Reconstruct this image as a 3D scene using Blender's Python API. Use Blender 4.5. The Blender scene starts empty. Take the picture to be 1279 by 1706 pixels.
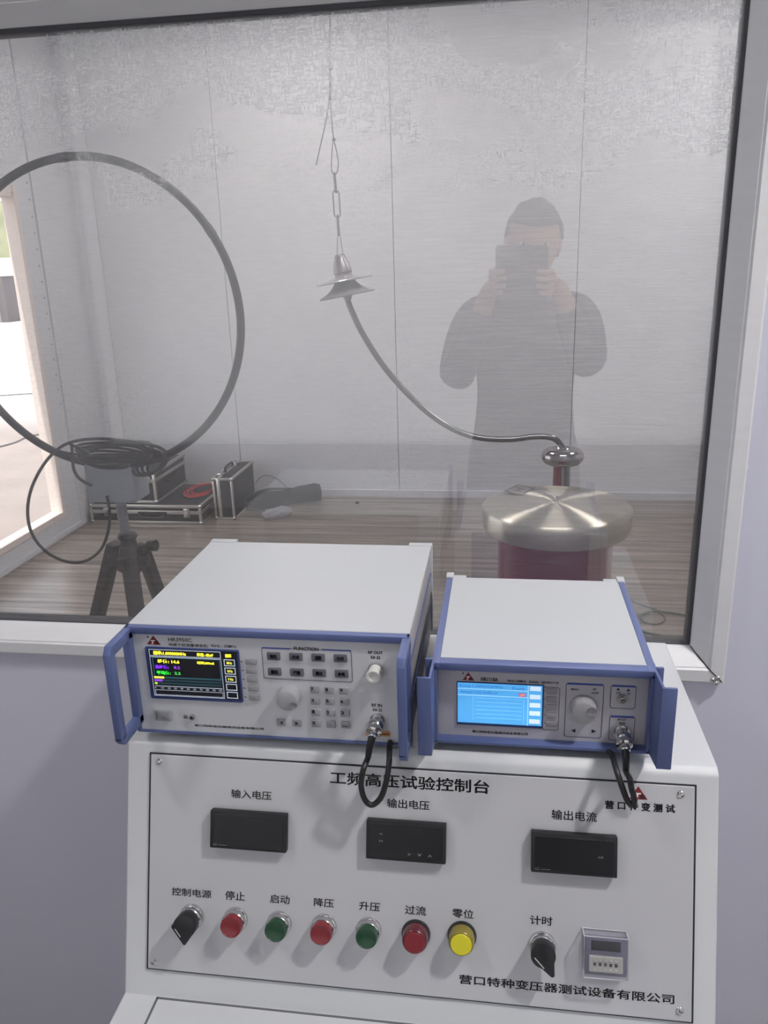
import bpy, bmesh, math, random
from mathutils import Vector, Matrix
random.seed(4)
SC = bpy.context.scene
COL = SC.collection
PI = math.pi

# ------------------------------------------------------------------ camera
F, CX, CY, EYE = 1340.0, 639.5, 853.0, 1.5           # focal length in pixels of the 1279x1706 frame, eye height
cY = Vector((838 - CX, 424 - CY, F)).normalized()     # the room's three axes seen in the camera frame (x right, y down, z ahead)
cD = Vector((770 - CX, 5100 - CY, F)); cD = (cD - cY * cD.dot(cY)).normalized()
cZ = -cD
cX = cY.cross(cZ)
ROT = Matrix((cX, cY, cZ))                            # camera frame -> room
cam = bpy.data.objects.new('camera', bpy.data.cameras.new('camera'))
COL.objects.link(cam)
r_, u_, b_ = ROT @ Vector((1, 0, 0)), ROT @ Vector((0, -1, 0)), ROT @ Vector((0, 0, -1))
CAMM = Matrix(((r_.x, u_.x, b_.x, 0), (r_.y, u_.y, b_.y, 0), (r_.z, u_.z, b_.z, EYE), (0, 0, 0, 1)))
cam.matrix_world = CAMM
cam.data.sensor_width = 36; cam.data.sensor_fit = 'AUTO'
cam.data.lens = F / 1706 * 36
cam.data.clip_start = 0.01; cam.data.clip_end = 300
SC.camera = cam

# ------------------------------------------------------------------ world, sun, exposure
W = bpy.data.worlds.new('world'); SC.world = W; W.use_nodes = True
bg = W.node_tree.nodes['Background']
bg.inputs[0].default_value = (0.90, 0.94, 1.0, 1); bg.inputs[1].default_value = 2.5
sun = bpy.data.objects.new('sun', bpy.data.lights.new('sun', 'SUN')); COL.objects.link(sun)
sun.data.energy = 4.7; sun.data.angle = math.radians(1.0); sun.data.color = (1, .96, .90)
sun.rotation_euler = Vector((-0.03, -0.55, 0.83)).to_track_quat('Z', 'Y').to_euler()
SC.view_settings.view_transform = 'Standard'
SC.view_settings.look = 'None'
SC.view_settings.gamma = 1.0
SC.view_settings.use_curve_mapping = False
SC.view_settings.exposure = 0.0
LAMP_FRONT_R, LAMP_FRONT_L, FILL_REAR, LAMP_IN = 900.0, 160.0, 1.5, 47.0     # emission of the lamp diffusers

# ------------------------------------------------------------------ pixel helpers (a pixel of the photograph -> a point of the room)
def ray(u, v): return ROT @ Vector(((u - CX) / F, (v - CY) / F, 1.0))
def onY(u, v, y): r = ray(u, v); p = r * (y / r.y); return Vector((p.x, p.y, p.z + EYE))
def onZ(u, v, z): r = ray(u, v); p = r * ((z - EYE) / r.z); return Vector((p.x, p.y, p.z + EYE))
def onX(u, v, x): r = ray(u, v); p = r * (x / r.x); return Vector((p.x, p.y, p.z + EYE))
def on_frame(M, u, v, h=0.0):
    """where the sight line meets the plane z=h of a local frame; returns local x, y"""
    n = M.to_3x3() @ Vector((0, 0, 1)); o = M @ Vector((0, 0, h)); e = Vector((0, 0, EYE)); r = ray(u, v)
    p = e + r * ((o - e).dot(n) / r.dot(n))
    q = M.inverted() @ p
    return q.x, q.y

# ------------------------------------------------------------------ materials
def lin(c):
    return tuple((x / 255 / 12.92) if x / 255 <= .04045 else ((x / 255 + .055) / 1.055) ** 2.4 for x in c)
MATS = {}
def mat(name, rgb=(200, 200, 200), rough=.5, metal=0., noise=0., nscale=8., bump=0., bscale=200., emis=0., alpha=1., spec=.5, coat=0., stretch=(1, 1, 1), rgb2=None):
    if name in MATS: return MATS[name]
    m = bpy.data.materials.new(name); m.use_nodes = True
    nt = m.node_tree; p = nt.nodes['Principled BSDF']; L = nt.links
    col = lin(rgb) + (1,)
    p.inputs['Base Color'].default_value = col
    p.inputs['Roughness'].default_value = rough
    p.inputs['Metallic'].default_value = metal
    p.inputs['Specular IOR Level'].default_value = spec
    p.inputs['Coat Weight'].default_value = coat
    if noise or bump or rgb2:
        tc = nt.nodes.new('ShaderNodeTexCoord'); mp = nt.nodes.new('ShaderNodeMapping')
        mp.inputs['Scale'].default_value = stretch
        L.new(tc.outputs['Object'], mp.inputs['Vector'])
    if noise or rgb2:
        n = nt.nodes.new('ShaderNodeTexNoise'); n.inputs['Scale'].default_value = nscale; n.inputs['Detail'].default_value = 6
        L.new(mp.outputs[0], n.inputs['Vector'])
        cr = nt.nodes.new('ShaderNodeValToRGB')
        c2 = lin(rgb2) + (1,) if rgb2 else tuple(max(0, x * (1 - noise)) for x in col[:3]) + (1,)
        cr.color_ramp.elements[0].color = c2; cr.color_ramp.elements[1].color = col
        cr.color_ramp.elements[0].position = .32; cr.color_ramp.elements[1].position = .68
        L.new(n.outputs[0], cr.inputs[0]); L.new(cr.outputs[0], p.inputs['Base Color'])
    if bump:
        n2 = nt.nodes.new('ShaderNodeTexNoise'); n2.inputs['Scale'].default_value = bscale
        L.new(mp.outputs[0], n2.inputs['Vector'])
        b = nt.nodes.new('ShaderNodeBump'); b.inputs['Strength'].default_value = bump; b.inputs['Distance'].default_value = .001
        L.new(n2.outputs[0], b.inputs['Height']); L.new(b.outputs[0], p.inputs['Normal'])
    if emis:
        p.inputs['Emission Color'].default_value = col; p.inputs['Emission Strength'].default_value = emis
    MATS[name] = m
    return m

def glass_mat(name, ior=1.5, rough=.0, tint=(255, 255, 255), diff=0.0, dcol=(200, 200, 200)):
    if name in MATS: return MATS[name]
    m = bpy.data.materials.new(name); m.use_nodes = True
    nt = m.node_tree; nt.nodes.clear(); L = nt.links
    out = nt.nodes.new('ShaderNodeOutputMaterial'); mix = nt.nodes.new('ShaderNodeMixShader')
    fr = nt.nodes.new('ShaderNodeFresnel'); fr.inputs[0].default_value = ior
    geo = nt.nodes.new('ShaderNodeNewGeometry')
    # the same reflectance from both sides: fresnel of the outward facing normal
    tr = nt.nodes.new('ShaderNodeBsdfTransparent'); tr.inputs[0].default_value = lin(tint) + (1,)
    gl = nt.nodes.new('ShaderNodeBsdfGlossy'); gl.inputs['Roughness'].default_value = rough
    lw = nt.nodes.new('ShaderNodeLayerWeight'); lw.inputs[0].default_value = .5
    f0 = ((ior - 1) / (ior + 1)) ** 2
    pw = nt.nodes.new('ShaderNodeMath'); pw.operation = 'POWER'; pw.inputs[1].default_value = 5
    L.new(lw.outputs['Facing'], pw.inputs[0])
    ma = nt.nodes.new('ShaderNodeMath'); ma.operation = 'MULTIPLY_ADD'; ma.inputs[1].default_value = 1 - f0; ma.inputs[2].default_value = f0
    L.new(pw.outputs[0], ma.inputs[0])
    L.new(ma.outputs[0], mix.inputs[0]); L.new(tr.outputs[0], mix.inputs[1]); L.new(gl.outputs[0], mix.inputs[2])
    nt.nodes.remove(fr); nt.nodes.remove(geo)
    last = mix
    if diff:
        d = nt.nodes.new('ShaderNodeBsdfDiffuse'); d.inputs[0].default_value = lin(dcol) + (1,)
        m2 = nt.nodes.new('ShaderNodeMixShader'); m2.inputs[0].default_value = diff
        L.new(mix.outputs[0], m2.inputs[1]); L.new(d.outputs[0], m2.inputs[2]); last = m2
    L.new(last.outputs[0], out.inputs[0])
    MATS[name] = m
    return m

def screen_mesh_mat():
    """fine metal gauze over the pane: mostly see-through, thin grey weave, whitish dust and painted-in wire glints in its upper part"""
    m = bpy.data.materials.new('wire_gauze'); m.use_nodes = True
    nt = m.node_tree; nt.nodes.clear(); L = nt.links; N = nt.nodes.new
    out = N('ShaderNodeOutputMaterial'); mix = N('ShaderNodeMixShader'); dm = N('ShaderNodeMixShader'); gs = N('ShaderNodeBsdfGlossy'); gs.inputs[0].default_value = (.95, .95, .97, 1); gs.inputs['Roughness'].default_value = .55
    tr = N('ShaderNodeBsdfTransparent'); d = N('ShaderNodeBsdfDiffuse'); d.inputs[0].default_value = (.62, .62, .65, 1)
    tc = N('ShaderNodeTexCoord')
    def noise(scale, st, det=2.):
        mp = N('ShaderNodeMapping'); mp.inputs['Scale'].default_value = st; L.new(tc.outputs['Object'], mp.inputs[0])
        n = N('ShaderNodeTexNoise'); n.inputs['Scale'].default_value = scale; n.inputs['Detail'].default_value = det
        L.new(mp.outputs[0], n.inputs[0]); return n.outputs[0]
    def math_(op, a, b=None, c=None, clamp=False):
        k = N('ShaderNodeMath'); k.operation = op; k.use_clamp = clamp
        for i, v in enumerate((a, b, c)):
            if v is None: continue
            if isinstance(v, (int, float)): k.inputs[i].default_value = v
            else: L.new(v, k.inputs[i])
        return k.outputs[0]
    def rng(v, a, b, c, dd):
        k = N('ShaderNodeMapRange'); k.inputs[1].default_value = a; k.inputs[2].default_value = b
        k.inputs[3].default_value = c; k.inputs[4].default_value = dd; L.new(v, k.inputs[0]); return k.outputs[0]
    sep = N('ShaderNodeSeparateXYZ'); L.new(tc.outputs['Object'], sep.inputs[0])
    # dust plus painted lamp glints on the wires: where z is high, ragged lower border
    edge = math_('ADD', sep.outputs[2], math_('MULTIPLY', math_('SUBTRACT', noise(5, (1, 1, 1.6), 4.), .5), .42))
    up = rng(edge, 1.60, 1.68, 0, 1)
    blot = rng(noise(7, (1, 1, 1.5), 6.), .40, .47, 0, 1)
    speck = math_('MAXIMUM', rng(noise(420, (.22, 1, 1), 1.), .50, .66, .12, 1), rng(noise(420, (1, 1, .22), 1.), .52, .68, .12, 1))
    dust = math_('MULTIPLY', math_('MULTIPLY', up, blot), speck)
    lowd = math_('MULTIPLY', rng(noise(3.2, (1, 1, .7), 4.), .45, .7, 0, 1), rng(noise(260, (1, 1, 1), 1.), .5, .7, 0, 1))
    right = math_('MULTIPLY', rng(sep.outputs[0], -.25, .2, 0, 1), rng(noise(330, (.04, 1, 1), 2.), .35, .65, 0, 1))
    weave = noise(300, (.15, 1, 1), 1.)
    f = math_('ADD', math_('MULTIPLY', weave, .06), .035)
    f = math_('ADD', f, math_('MULTIPLY', dust, .36))
    f = math_('ADD', f, math_('MULTIPLY', lowd, .07))
    f = math_('ADD', f, math_('MULTIPLY', right, .07), clamp=True)
    dm.inputs[0].default_value = .45; L.new(d.outputs[0], dm.inputs[1]); L.new(gs.outputs[0], dm.inputs[2])
    L.new(f, mix.inputs[0]); L.new(tr.outputs[0], mix.inputs[1]); L.new(dm.outputs[0], mix.inputs[2])
    tr.inputs[0].default_value = (.93, .93, .94, 1)
    L.new(mix.outputs[0], out.inputs[0])
    return m

def yard_mat():
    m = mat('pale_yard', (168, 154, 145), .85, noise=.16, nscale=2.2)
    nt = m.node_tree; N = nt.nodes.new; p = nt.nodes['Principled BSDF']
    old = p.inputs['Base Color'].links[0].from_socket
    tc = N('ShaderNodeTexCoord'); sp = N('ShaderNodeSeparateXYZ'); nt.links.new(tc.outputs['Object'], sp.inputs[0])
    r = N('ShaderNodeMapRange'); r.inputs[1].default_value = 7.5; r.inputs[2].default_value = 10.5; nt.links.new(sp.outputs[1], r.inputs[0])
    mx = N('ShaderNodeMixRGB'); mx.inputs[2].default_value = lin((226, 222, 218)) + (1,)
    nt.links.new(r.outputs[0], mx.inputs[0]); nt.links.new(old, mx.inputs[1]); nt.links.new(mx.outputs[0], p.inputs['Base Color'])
    return m

def blind_mat():
    if 'blind' in MATS: return MATS['blind']
    m = bpy.data.materials.new('blind_fabric'); m.use_nodes = True
    nt = m.node_tree; nt.nodes.clear(); N = nt.nodes.new
    out = N('ShaderNodeOutputMaterial'); mix = N('ShaderNodeMixShader'); mix.inputs[0].default_value = .55
    d = N('ShaderNodeBsdfDiffuse'); d.inputs[0].default_value = (.8, .8, .8, 1); t = N('ShaderNodeBsdfTranslucent'); t.inputs[0].default_value = (.82, .82, .82, 1)
    nt.links.new(d.outputs[0], mix.inputs[1]); nt.links.new(t.outputs[0], mix.inputs[2]); nt.links.new(mix.outputs[0], out.inputs[0])
    MATS['blind'] = m; return m

def brushed_mat(name, rgb, rough=.3, aniso=.8):
    m = mat(name, rgb, rough, 1.0)
    nt = m.node_tree; p = nt.nodes['Principled BSDF']
    tg = nt.nodes.new('ShaderNodeTangent'); tg.direction_type = 'RADIAL'; tg.axis = 'Z'
    nt.links.new(tg.outputs[0], p.inputs['Tangent'])
    p.inputs['Anisotropic'].default_value = aniso; p.inputs['Anisotropic Rotation'].default_value = .25
    return m

# ------------------------------------------------------------------ builders
def link(me, name, m, parent=None):
    o = bpy.data.objects.new(name, me); COL.objects.link(o)
    if m is not None and not me.materials: me.materials.append(m)
    if parent is not None:
        o.parent = parent
    return o

class B:
    """collects primitives in a local frame M, then links them as one mesh object (world = M @ local)"""
    def __init__(s, M=None): s.bm = bmesh.new(); s.M = M or Matrix.Identity(4)
    def _add(s, tmp, T=None):
        me = bpy.data.meshes.new('t'); tmp.to_mesh(me); tmp.free()
        if T is not None: me.transform(T)
        s.bm.from_mesh(me); bpy.data.meshes.remove(me)
    def box(s, x0, x1, y0, y1, z0, z1, bev=0., seg=2, T=None):
        t = bmesh.new(); bmesh.ops.create_cube(t, size=1)
        for v in t.verts: v.co = Vector(((x0 + x1) / 2 + v.co.x * (x1 - x0), (y0 + y1) / 2 + v.co.y * (y1 - y0), (z0 + z1) / 2 + v.co.z * (z1 - z0)))
        if bev: bmesh.ops.bevel(t, geom=t.edges[:], offset=bev, segments=seg, profile=.5, affect='EDGES', clamp_overlap=True)
        s._add(t, T); return s
    def lathe(s, prof, seg=32, T=None, cap=True):
        """prof: list of (radius, z) going round the local z axis"""
        t = bmesh.new(); rings = []
        for r, z in prof:
            if r < 1e-6: rings.append([t.verts.new((0, 0, z))])
            else: rings.append([t.verts.new((r * math.cos(2 * PI * i / seg), r * math.sin(2 * PI * i / seg), z)) for i in range(seg)])
        for a, b in zip(rings, rings[1:]):
            for i in range(seg):
                j = (i + 1) % seg
                if len(a) == 1 and len(b) == 1: break
                if len(a) == 1: t.faces.new((a[0], b[j], b[i])) if False else t.faces.new((a[0], b[i], b[j]))
                elif len(b) == 1: t.faces.new((a[j], a[i], b[0]))
                else: t.faces.new((a[i], b[i], b[j], a[j]))
        if cap:
            for r in (rings[0], rings[-1]):
                if len(r) > 2: t.faces.new(r)
        bmesh.ops.recalc_face_normals(t, faces=t.faces[:])
        s._add(t, T); return s
    def cyl(s, p0, p1, r, r1=None, seg=20):
        p0, p1 = Vector(p0), Vector(p1); d = p1 - p0
        T = Matrix.Translation(p0) @ d.to_track_quat('Z', 'Y').to_matrix().to_4x4()
        return s.lathe([(r, 0), (r1 if r1 is not None else r, d.length)], seg, T)
    def prism(s, pts, z0, z1, bev=0., T=None):
        t = bmesh.new()
        a = [t.verts.new((x, y, z0)) for x, y in pts]; b = [t.verts.new((x, y, z1)) for x, y in pts]
        t.faces.new(a); t.faces.new(b); n = len(pts)
        for i in range(n): t.faces.new((a[i], a[(i + 1) % n], b[(i + 1) % n], b[i]))
        bmesh.ops.recalc_face_normals(t, faces=t.faces[:])
        if bev: bmesh.ops.bevel(t, geom=t.edges[:], offset=bev, segments=2, profile=.5, affect='EDGES', clamp_overlap=True)
        s._add(t, T); return s
    def torus(s, R, r, c=(0, 0, 0), T=None, seg=48, sub=16, closed=True):
        t = bmesh.new(); rings = []
        for i in range(seg):
            a = 2 * PI * i / seg
            rings.append([t.verts.new(((R + r * math.cos(2 * PI * k / sub)) * math.cos(a) + c[0], (R + r * math.cos(2 * PI * k / sub)) * math.sin(a) + c[1], r * math.sin(2 * PI * k / sub) + c[2])) for k in range(sub)])
        for i in range(seg):
            A, Bq = rings[i], rings[(i + 1) % seg]
            for k in range(sub): t.faces.new((A[k], Bq[k], Bq[(k + 1) % sub], A[(k + 1) % sub]))
        bmesh.ops.recalc_face_normals(t, faces=t.faces[:])
        s._add(t, T); return s
    def tube(s, pts, r, seg=10, sub=6, closed=False, smooth=True, caps=True):
        P = [Vector(p) for p in pts]
        if smooth: P = catmull(P, sub, closed)
        n = len(P); t = bmesh.new(); rings = []
        rr = r if callable(r) else (lambda q: r)
        up = None
        for i, p in enumerate(P):
            a = P[(i - 1) % n] if (closed or i > 0) else p; b = P[(i + 1) % n] if (closed or i < n - 1) else p
            d = (b - a)
            d = d.normalized() if d.length > 1e-9 else Vector((0, 0, 1))
            if up is None: up = d.orthogonal().normalized()
            up = (up - d * up.dot(d)); up = up.normalized() if up.length > 1e-6 else d.orthogonal().normalized()
            w = d.cross(up); q = rr(i / max(1, n - 1))
            rings.append([t.verts.new(p + (up * math.cos(2 * PI * k / seg) + w * math.sin(2 * PI * k / seg)) * q) for k in range(seg)])
        for i in range(n if closed else n - 1):
            A, C = rings[i], rings[(i + 1) % n]
            off = 0
            if closed and i == n - 1:
                off = min(range(seg), key=lambda o: (A[0].co - C[o].co).length)
            for k in range(seg): t.faces.new((A[k], A[(k + 1) % seg], C[(k + 1 + off) % seg], C[(k + off) % seg]))
        if caps and not closed: t.faces.new(rings[0]); t.faces.new(rings[-1])
        bmesh.ops.recalc_face_normals(t, faces=t.faces[:])
        s._add(t); return s
    def ball(s, c, rx, ry=None, rz=None, T=None, u=20, v=12):
        t = bmesh.new(); bmesh.ops.create_uvsphere(t, u_segments=u, v_segments=v, radius=1)
        for w in t.verts: w.co = Vector((c[0] + w.co.x * rx, c[1] + w.co.y * (ry or rx), c[2] + w.co.z * (rz or rx)))
        s._add(t, T); return s
    def flat(s, V, Fc):
        vs = [s.bm.verts.new(v) for v in V]
        for f in Fc:
            try: s.bm.faces.new([vs[i] for i in f])
            except ValueError: pass
        return s
    def text(s, string, x0, x1, y0, y1, z, bold=0., keep=False, ital=0.):
        """flat printed characters filling the box x0..x1, y0..y1 of the local frame"""
        V, Fc = glyphs(string, bold * (1.6 if string.isascii() else .8))
        sx, sy = (x1 - x0), (y1 - y0)
        if bold and not string.isascii():        # heavier strokes: the same glyphs laid down again a hair apart
            d = bold * sy * 2.2; sx -= d; sy -= d * .5
            for ox, oy in ((d, 0), (d * .5, d * .5), (d, d * .5)):
                s.flat([Vector((x0 + ox + a * sx, y0 + oy + b * sy, z)) for a, b in V], Fc)
        return s.flat([Vector((x0 + a * sx + ital * b * sy, y0 + b * sy, z)) for a, b in V], Fc)
    def obj(s, name, m, parent=None, label=None, smooth=35, kind=None):
        me = bpy.data.meshes.new(name)
        T = s.M.copy()
        if parent is not None: T = WL[parent.name].inverted() @ T
        s.bm.to_mesh(me); s.bm.free(); me.transform(T)
        if T.determinant() < 0: me.flip_normals()
        if smooth:
            me.polygons.foreach_set('use_smooth', [True] * len(me.polygons))
            me.set_sharp_from_angle(angle=math.radians(smooth))
        o = link(me, name, m, parent)
        WL[o.name] = WL[parent.name].copy() if parent is not None else Matrix.Identity(4)
        if label: o['label'] = label
        if kind: o['kind'] = kind
        return o
WL = {}
def catmull(P, sub, closed=False):
    out = []; n = len(P)
    for i in range(n if closed else n - 1):
        p0 = P[(i - 1) % n] if closed or i > 0 else P[i]; p1 = P[i]; p2 = P[(i + 1) % n]
        p3 = P[(i + 2) % n] if closed or i + 2 < n else p2
        for k in range(sub):
            t = k / sub
            out.append(.5 * ((2 * p1) + (-p0 + p2) * t + (2 * p0 - 5 * p1 + 4 * p2 - p3) * t * t + (-p0 + 3 * p1 - 3 * p2 + p3) * t ** 3))
    if not closed: out.append(P[-1])
    return out
GL = {}
def glyphs(string, bold):
    k = (string, bold)
    if k in GL: return GL[k]
    cu = bpy.data.curves.new('t', 'FONT'); cu.body = string; cu.size = 1; cu.offset = bold; cu.resolution_u = 2
    if any(c == '\u3000' for c in string): pass
    o = bpy.data.objects.new('t', cu); COL.objects.link(o)
    dg = bpy.context.evaluated_depsgraph_get(); dg.update()
    me = bpy.data.meshes.new_from_object(o.evaluated_get(dg))
    V = [(v.co.x, v.co.y) for v in me.vertices]; Fc = [tuple(p.vertices) for p in me.polygons]
    x0 = min(a for a, _ in V); x1 = max(a for a, _ in V); y0 = min(b for _, b in V); y1 = max(b for _, b in V)
    V = [((a - x0) / (x1 - x0), (b - y0) / max(1e-6, y1 - y0)) for a, b in V]
    bpy.data.objects.remove(o); bpy.data.curves.remove(cu); bpy.data.meshes.remove(me)
    GL[k] = (V, Fc); return GL[k]
def thing(name, label, cat, loc=(0, 0, 0), rz=0., group=None):
    o = bpy.data.objects.new(name, None); COL.objects.link(o); o.empty_display_size = .05
    o.location = loc; o.rotation_euler = (0, 0, rz)
    o['label'] = label; o['category'] = cat
    if group: o['group'] = group
    WL[o.name] = Matrix.Translation(Vector(loc)) @ Matrix.Rotation(rz, 4, 'Z')
    return o
def tag(o, label, cat, group=None, kind=None):
    o['label'] = label; o['category'] = cat
    if group: o['group'] = group
    if kind: o['kind'] = kind
    return o
def struct(b, name, m, parent=None, smooth=0):
    o = b.obj(name, m, parent, smooth=smooth)
    if parent is None: o['kind'] = 'structure'
    return o

# ------------------------------------------------------------------ palette
WHITE_WALL = mat('wall_paint', (212, 213, 216), .55, noise=.05, nscale=2.5)
FRONT_WALL = mat('partition_paint', (203, 204, 220), .5, noise=.04, nscale=2)
ALU = mat('white_aluminium', (212, 213, 217), .38, noise=.04, nscale=14, stretch=(1, 1, 6))
GASKET = mat('rubber_gasket', (70, 70, 76), .7)
CONSOLE = mat('console_paint', (196, 199, 203), .42, bump=.04, bscale=900)
PANELM = mat('panel_sheet', (188, 189, 194), .36, noise=.03, nscale=5)
INK = mat('black_ink', (24, 25, 32), .5)
BLUE = mat('blue_anodised_frame', (90, 103, 148), .42, .15)
COVER = mat('instrument_cover', (178, 182, 187), .45, bump=.05, bscale=900)
FACE = mat('instrument_face', (198, 200, 206), .4)
FACE2 = mat('grey_instrument_face', (176, 174, 182), .4)
CHROME = mat('chrome', (205, 205, 205), .16, 1)
STEEL = mat('dull_steel', (150, 150, 152), .32, 1)
BLACKP = mat('black_plastic', (28, 29, 33), .38)
BLACKC = mat('black_cable_rubber', (30, 30, 32), .42)
GREYK = mat('grey_key', (150, 150, 156), .5)
LKEY = mat('light_key', (150, 150, 155), .5)
LOGO = mat('dark_red_print', (120, 34, 40), .45)
WHITEP = mat('white_print', (230, 230, 230), .5)
BLUEP = mat('blue_print', (52, 72, 150), .45)

# ================================================================== SETTING
YW = 1.145                       # operator side of the partition
XL, XR, YB, YR, ZC = -2.52, 2.6, 5.05, -2.4, 3.0
b = B(); b.box(XL, XR, YR, YB, -.12, 0)
fl = bpy.data.materials.new('wood_look_floor'); fl.use_nodes = True
def floor_mat(m):
    nt = m.node_tree; L = nt.links; N = nt.nodes.new; p = nt.nodes['Principled BSDF']
    tc = N('ShaderNodeTexCoord')
    mp = N('ShaderNodeMapping'); mp.inputs['Scale'].default_value = (1.1, 26, 1); L.new(tc.outputs['Object'], mp.inputs[0])
    n = N('ShaderNodeTexNoise'); n.inputs['Scale'].default_value = 1; n.inputs['Detail'].default_value = 8; n.inputs['Roughness'].default_value = .62; L.new(mp.outputs[0], n.inputs[0])
    cr = N('ShaderNodeValToRGB'); cr.color_ramp.elements[0].position = .36; cr.color_ramp.elements[1].position = .66
    cr.color_ramp.elements[0].color = lin((86, 78, 72)) + (1,); cr.color_ramp.elements[1].color = lin((162, 151, 141)) + (1,)
    L.new(n.outputs[0], cr.inputs[0]); L.new(cr.outputs[0], p.inputs['Base Color'])
    p.inputs['Roughness'].default_value = .28
floor_mat(fl)
struct(b, 'floor', fl)
b = B(); b.box(XL, XR, YR, YB, ZC, ZC + .1); struct(b, 'ceiling', WHITE_WALL)
# back wall: backing + sandwich panels
DARKGAP = mat('joint_backing', (96, 98, 104), .8)  # dark backing that shows in the panel joints
b = B(); b.box(XL - .1, XR + .1, YB, YB + .1, 0, ZC); wb = struct(b, 'wall_back', DARKGAP)
seams = [XL, -1.715, -.652, .432, 1.50, XR]
for i in range(5):
    x0, x1 = seams[i] + .0018, seams[i + 1] - .0018
    B().box(x0, x1, YB - .012, YB - .001, .0, ZC, .002, 1).obj('panel', WHITE_WALL, wb)
b = B(); b.box(XL + .001, XR, YB - .03, YB - .0125, 0, .05, .003); struct(b, 'baseboard_back', mat('baseboard', (196, 196, 200), .5))
# left wall with the open doorway
DY0, DY1, DZ0, DZ1 = 2.35, 4.17, .14, 1.885
b = B(); T_ = XL - .06
b.box(T_, XL, DY1, YB, 0, ZC); b.box(T_, XL, YR, DY0, 0, ZC); b.box(T_, XL, DY0, DY1, DZ1, ZC); b.box(T_, XL, DY0, DY1, -.1, DZ0)
wl = struct(b, 'wall_left', WHITE_WALL)
B().box(XL, XL + .012, 4.34, 4.352, 0, ZC).obj('joint_strip', ALU, wl)
rv = B()
for i in range(16): rv.ball((XL + .002, 4.31, .75 + i * .085), .0022, .006, .006, u=8, v=6)
rv.obj('rivet', STEEL, wl, kind='stuff')
CREAM = mat('cream_door_frame', (226, 214, 204), .5)
b = B(); b.box(T_ - .01, XL + .006, DY1 - .012, DY1 + .02, DZ0 - .03, DZ1 + .03, .004)
b.box(T_ - .01, XL + .006, DY0 - .03, DY0 + .03, DZ0 - .03, DZ1 + .03, .004)
b.box(T_ - .01, XL + .006, DY0 + .03, DY1 - .03, DZ1 - .03, DZ1 + .03, .004)
b.box(T_ - .01, XL + .006, DY0 + .03, DY1 - .012, DZ0 - .03, DZ0 + .005, .002)
d1 = struct(b, 'door_1', CREAM)
B().box(XL, XL + .01, 2.3, 4.34, .0, .035, .002).obj('sill_strip', ALU, d1)
b = B(); b.box(XR, XR + .1, YR, YB, 0, ZC); struct(b, 'wall_right', WHITE_WALL)
b = B(); qx0, qx1, qz0, qz1 = XL + .03, XR - .03, .42, 2.86
b.box(XL - .1, XR + .1, YR - .1, YR, 0, qz0); b.box(XL - .1, XR + .1, YR - .1, YR, qz1, ZC)
b.box(XL - .1, qx0, YR - .1, YR, qz0, qz1); b.box(qx1, XR + .1, YR - .1, YR, qz0, qz1)
struct(b, 'wall_rear', WHITE_WALL)
w2 = bpy.data.objects.new('window_2', None); COL.objects.link(w2); w2['kind'] = 'structure'; WL[w2.name] = Matrix.Identity(4)
for i in range(1):
    a, c = qx0, qx1
    k = B(); k.box(a, a + .03, YR - .09, YR - .04, qz0, qz1); k.box(c - .03, c, YR - .09, YR - .04, qz0, qz1); k.box(a + .03, c - .03, YR - .09, YR - .04, qz0, qz0 + .03); k.box(a + .03, c - .03, YR - .09, YR - .04, qz1 - .03, qz1); k.obj('window_frame', ALU, w2)
    B().box(a + .005, c - .005, YR - .020, YR - .0195, qz0 + .01, qz1 - .04).obj('roller_blind', blind_mat(), w2, smooth=0)
    B().cyl((a + .01, YR - .02, qz1 - .035), (c - .01, YR - .02, qz1 - .035), .022).obj('blind_tube', ALU, w2)


# partition with the observation window
fx1, fz0, fz1, fx0 = .337, EYE - .624, EYE + .360, -1.75        # outer edge of the window frame
GY = 1.172                                                     # glass
b = B(); t = .075
b.box(fx1 - .02, XR, YW, YW + t, 0, ZC); b.box(XL, fx0 + .02, YW, YW + t, 0, ZC)
b.box(fx0 + .02, fx1 - .02, YW, YW + t, 0, fz0 + .02); b.box(fx0 + .02, fx1 - .02, YW, YW + t, fz1 - .02, ZC)
struct(b, 'wall_front', FRONT_WALL)
win = bpy.data.objects.new('window_1', None); COL.objects.link(win); win['kind'] = 'structure'
WL[win.name] = Matrix.Identity(4)
# each frame member is an extrusion of one stepped section (distance from the outer edge, projection from the wall)
sec = [(0, 0), (0, -.012), (.003, -.014), (.021, -.014), (.0235, -.011), (.025, -.011), (.030, -.004), (.038, .004), (.0455, .018), (.0455, .035), (0, .035)]
def member(p, q, inward, nm):
    """mitred bar from outer corner p to q; inward: unit vector into the opening"""
    p, q, inward = Vector(p), Vector(q), Vector(inward); d = (q - p).normalized()
    t = bmesh.new(); A, C = [], []
    for s_, y in sec:
        A.append(t.verts.new(p + inward * s_ + d * s_ + Vector((0, YW + y, 0)))); C.append(t.verts.new(q + inward * s_ - d * s_ + Vector((0, YW + y, 0))))
    n = len(sec)
    t.faces.new(A); t.faces.new(C)
    for i in range(n): t.faces.new((A[i], A[(i + 1) % n], C[(i + 1) % n], C[i]))
    bmesh.ops.recalc_face_normals(t, faces=t.faces[:])
    k = B(); k._add(t); k.obj(nm, ALU, win, smooth=20)
e_ = .0004
member((fx0, 0, fz0), (fx1, 0, fz0), (0, 0, 1), 'window_frame')
member((fx1, 0, fz0 + e_), (fx1, 0, fz1), (-1, 0, 0), 'window_frame')
member((fx0, 0, fz1), (fx1, 0, fz1), (0, 0, -1), 'window_frame')
member((fx0, 0, fz0), (fx0, 0, fz1), (1, 0, 0), 'window_frame')
gi = .0455
g0, g1, h0, h1 = fx0 + gi, fx1 - gi, fz0 + gi, fz1 - gi
k = B()
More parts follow.
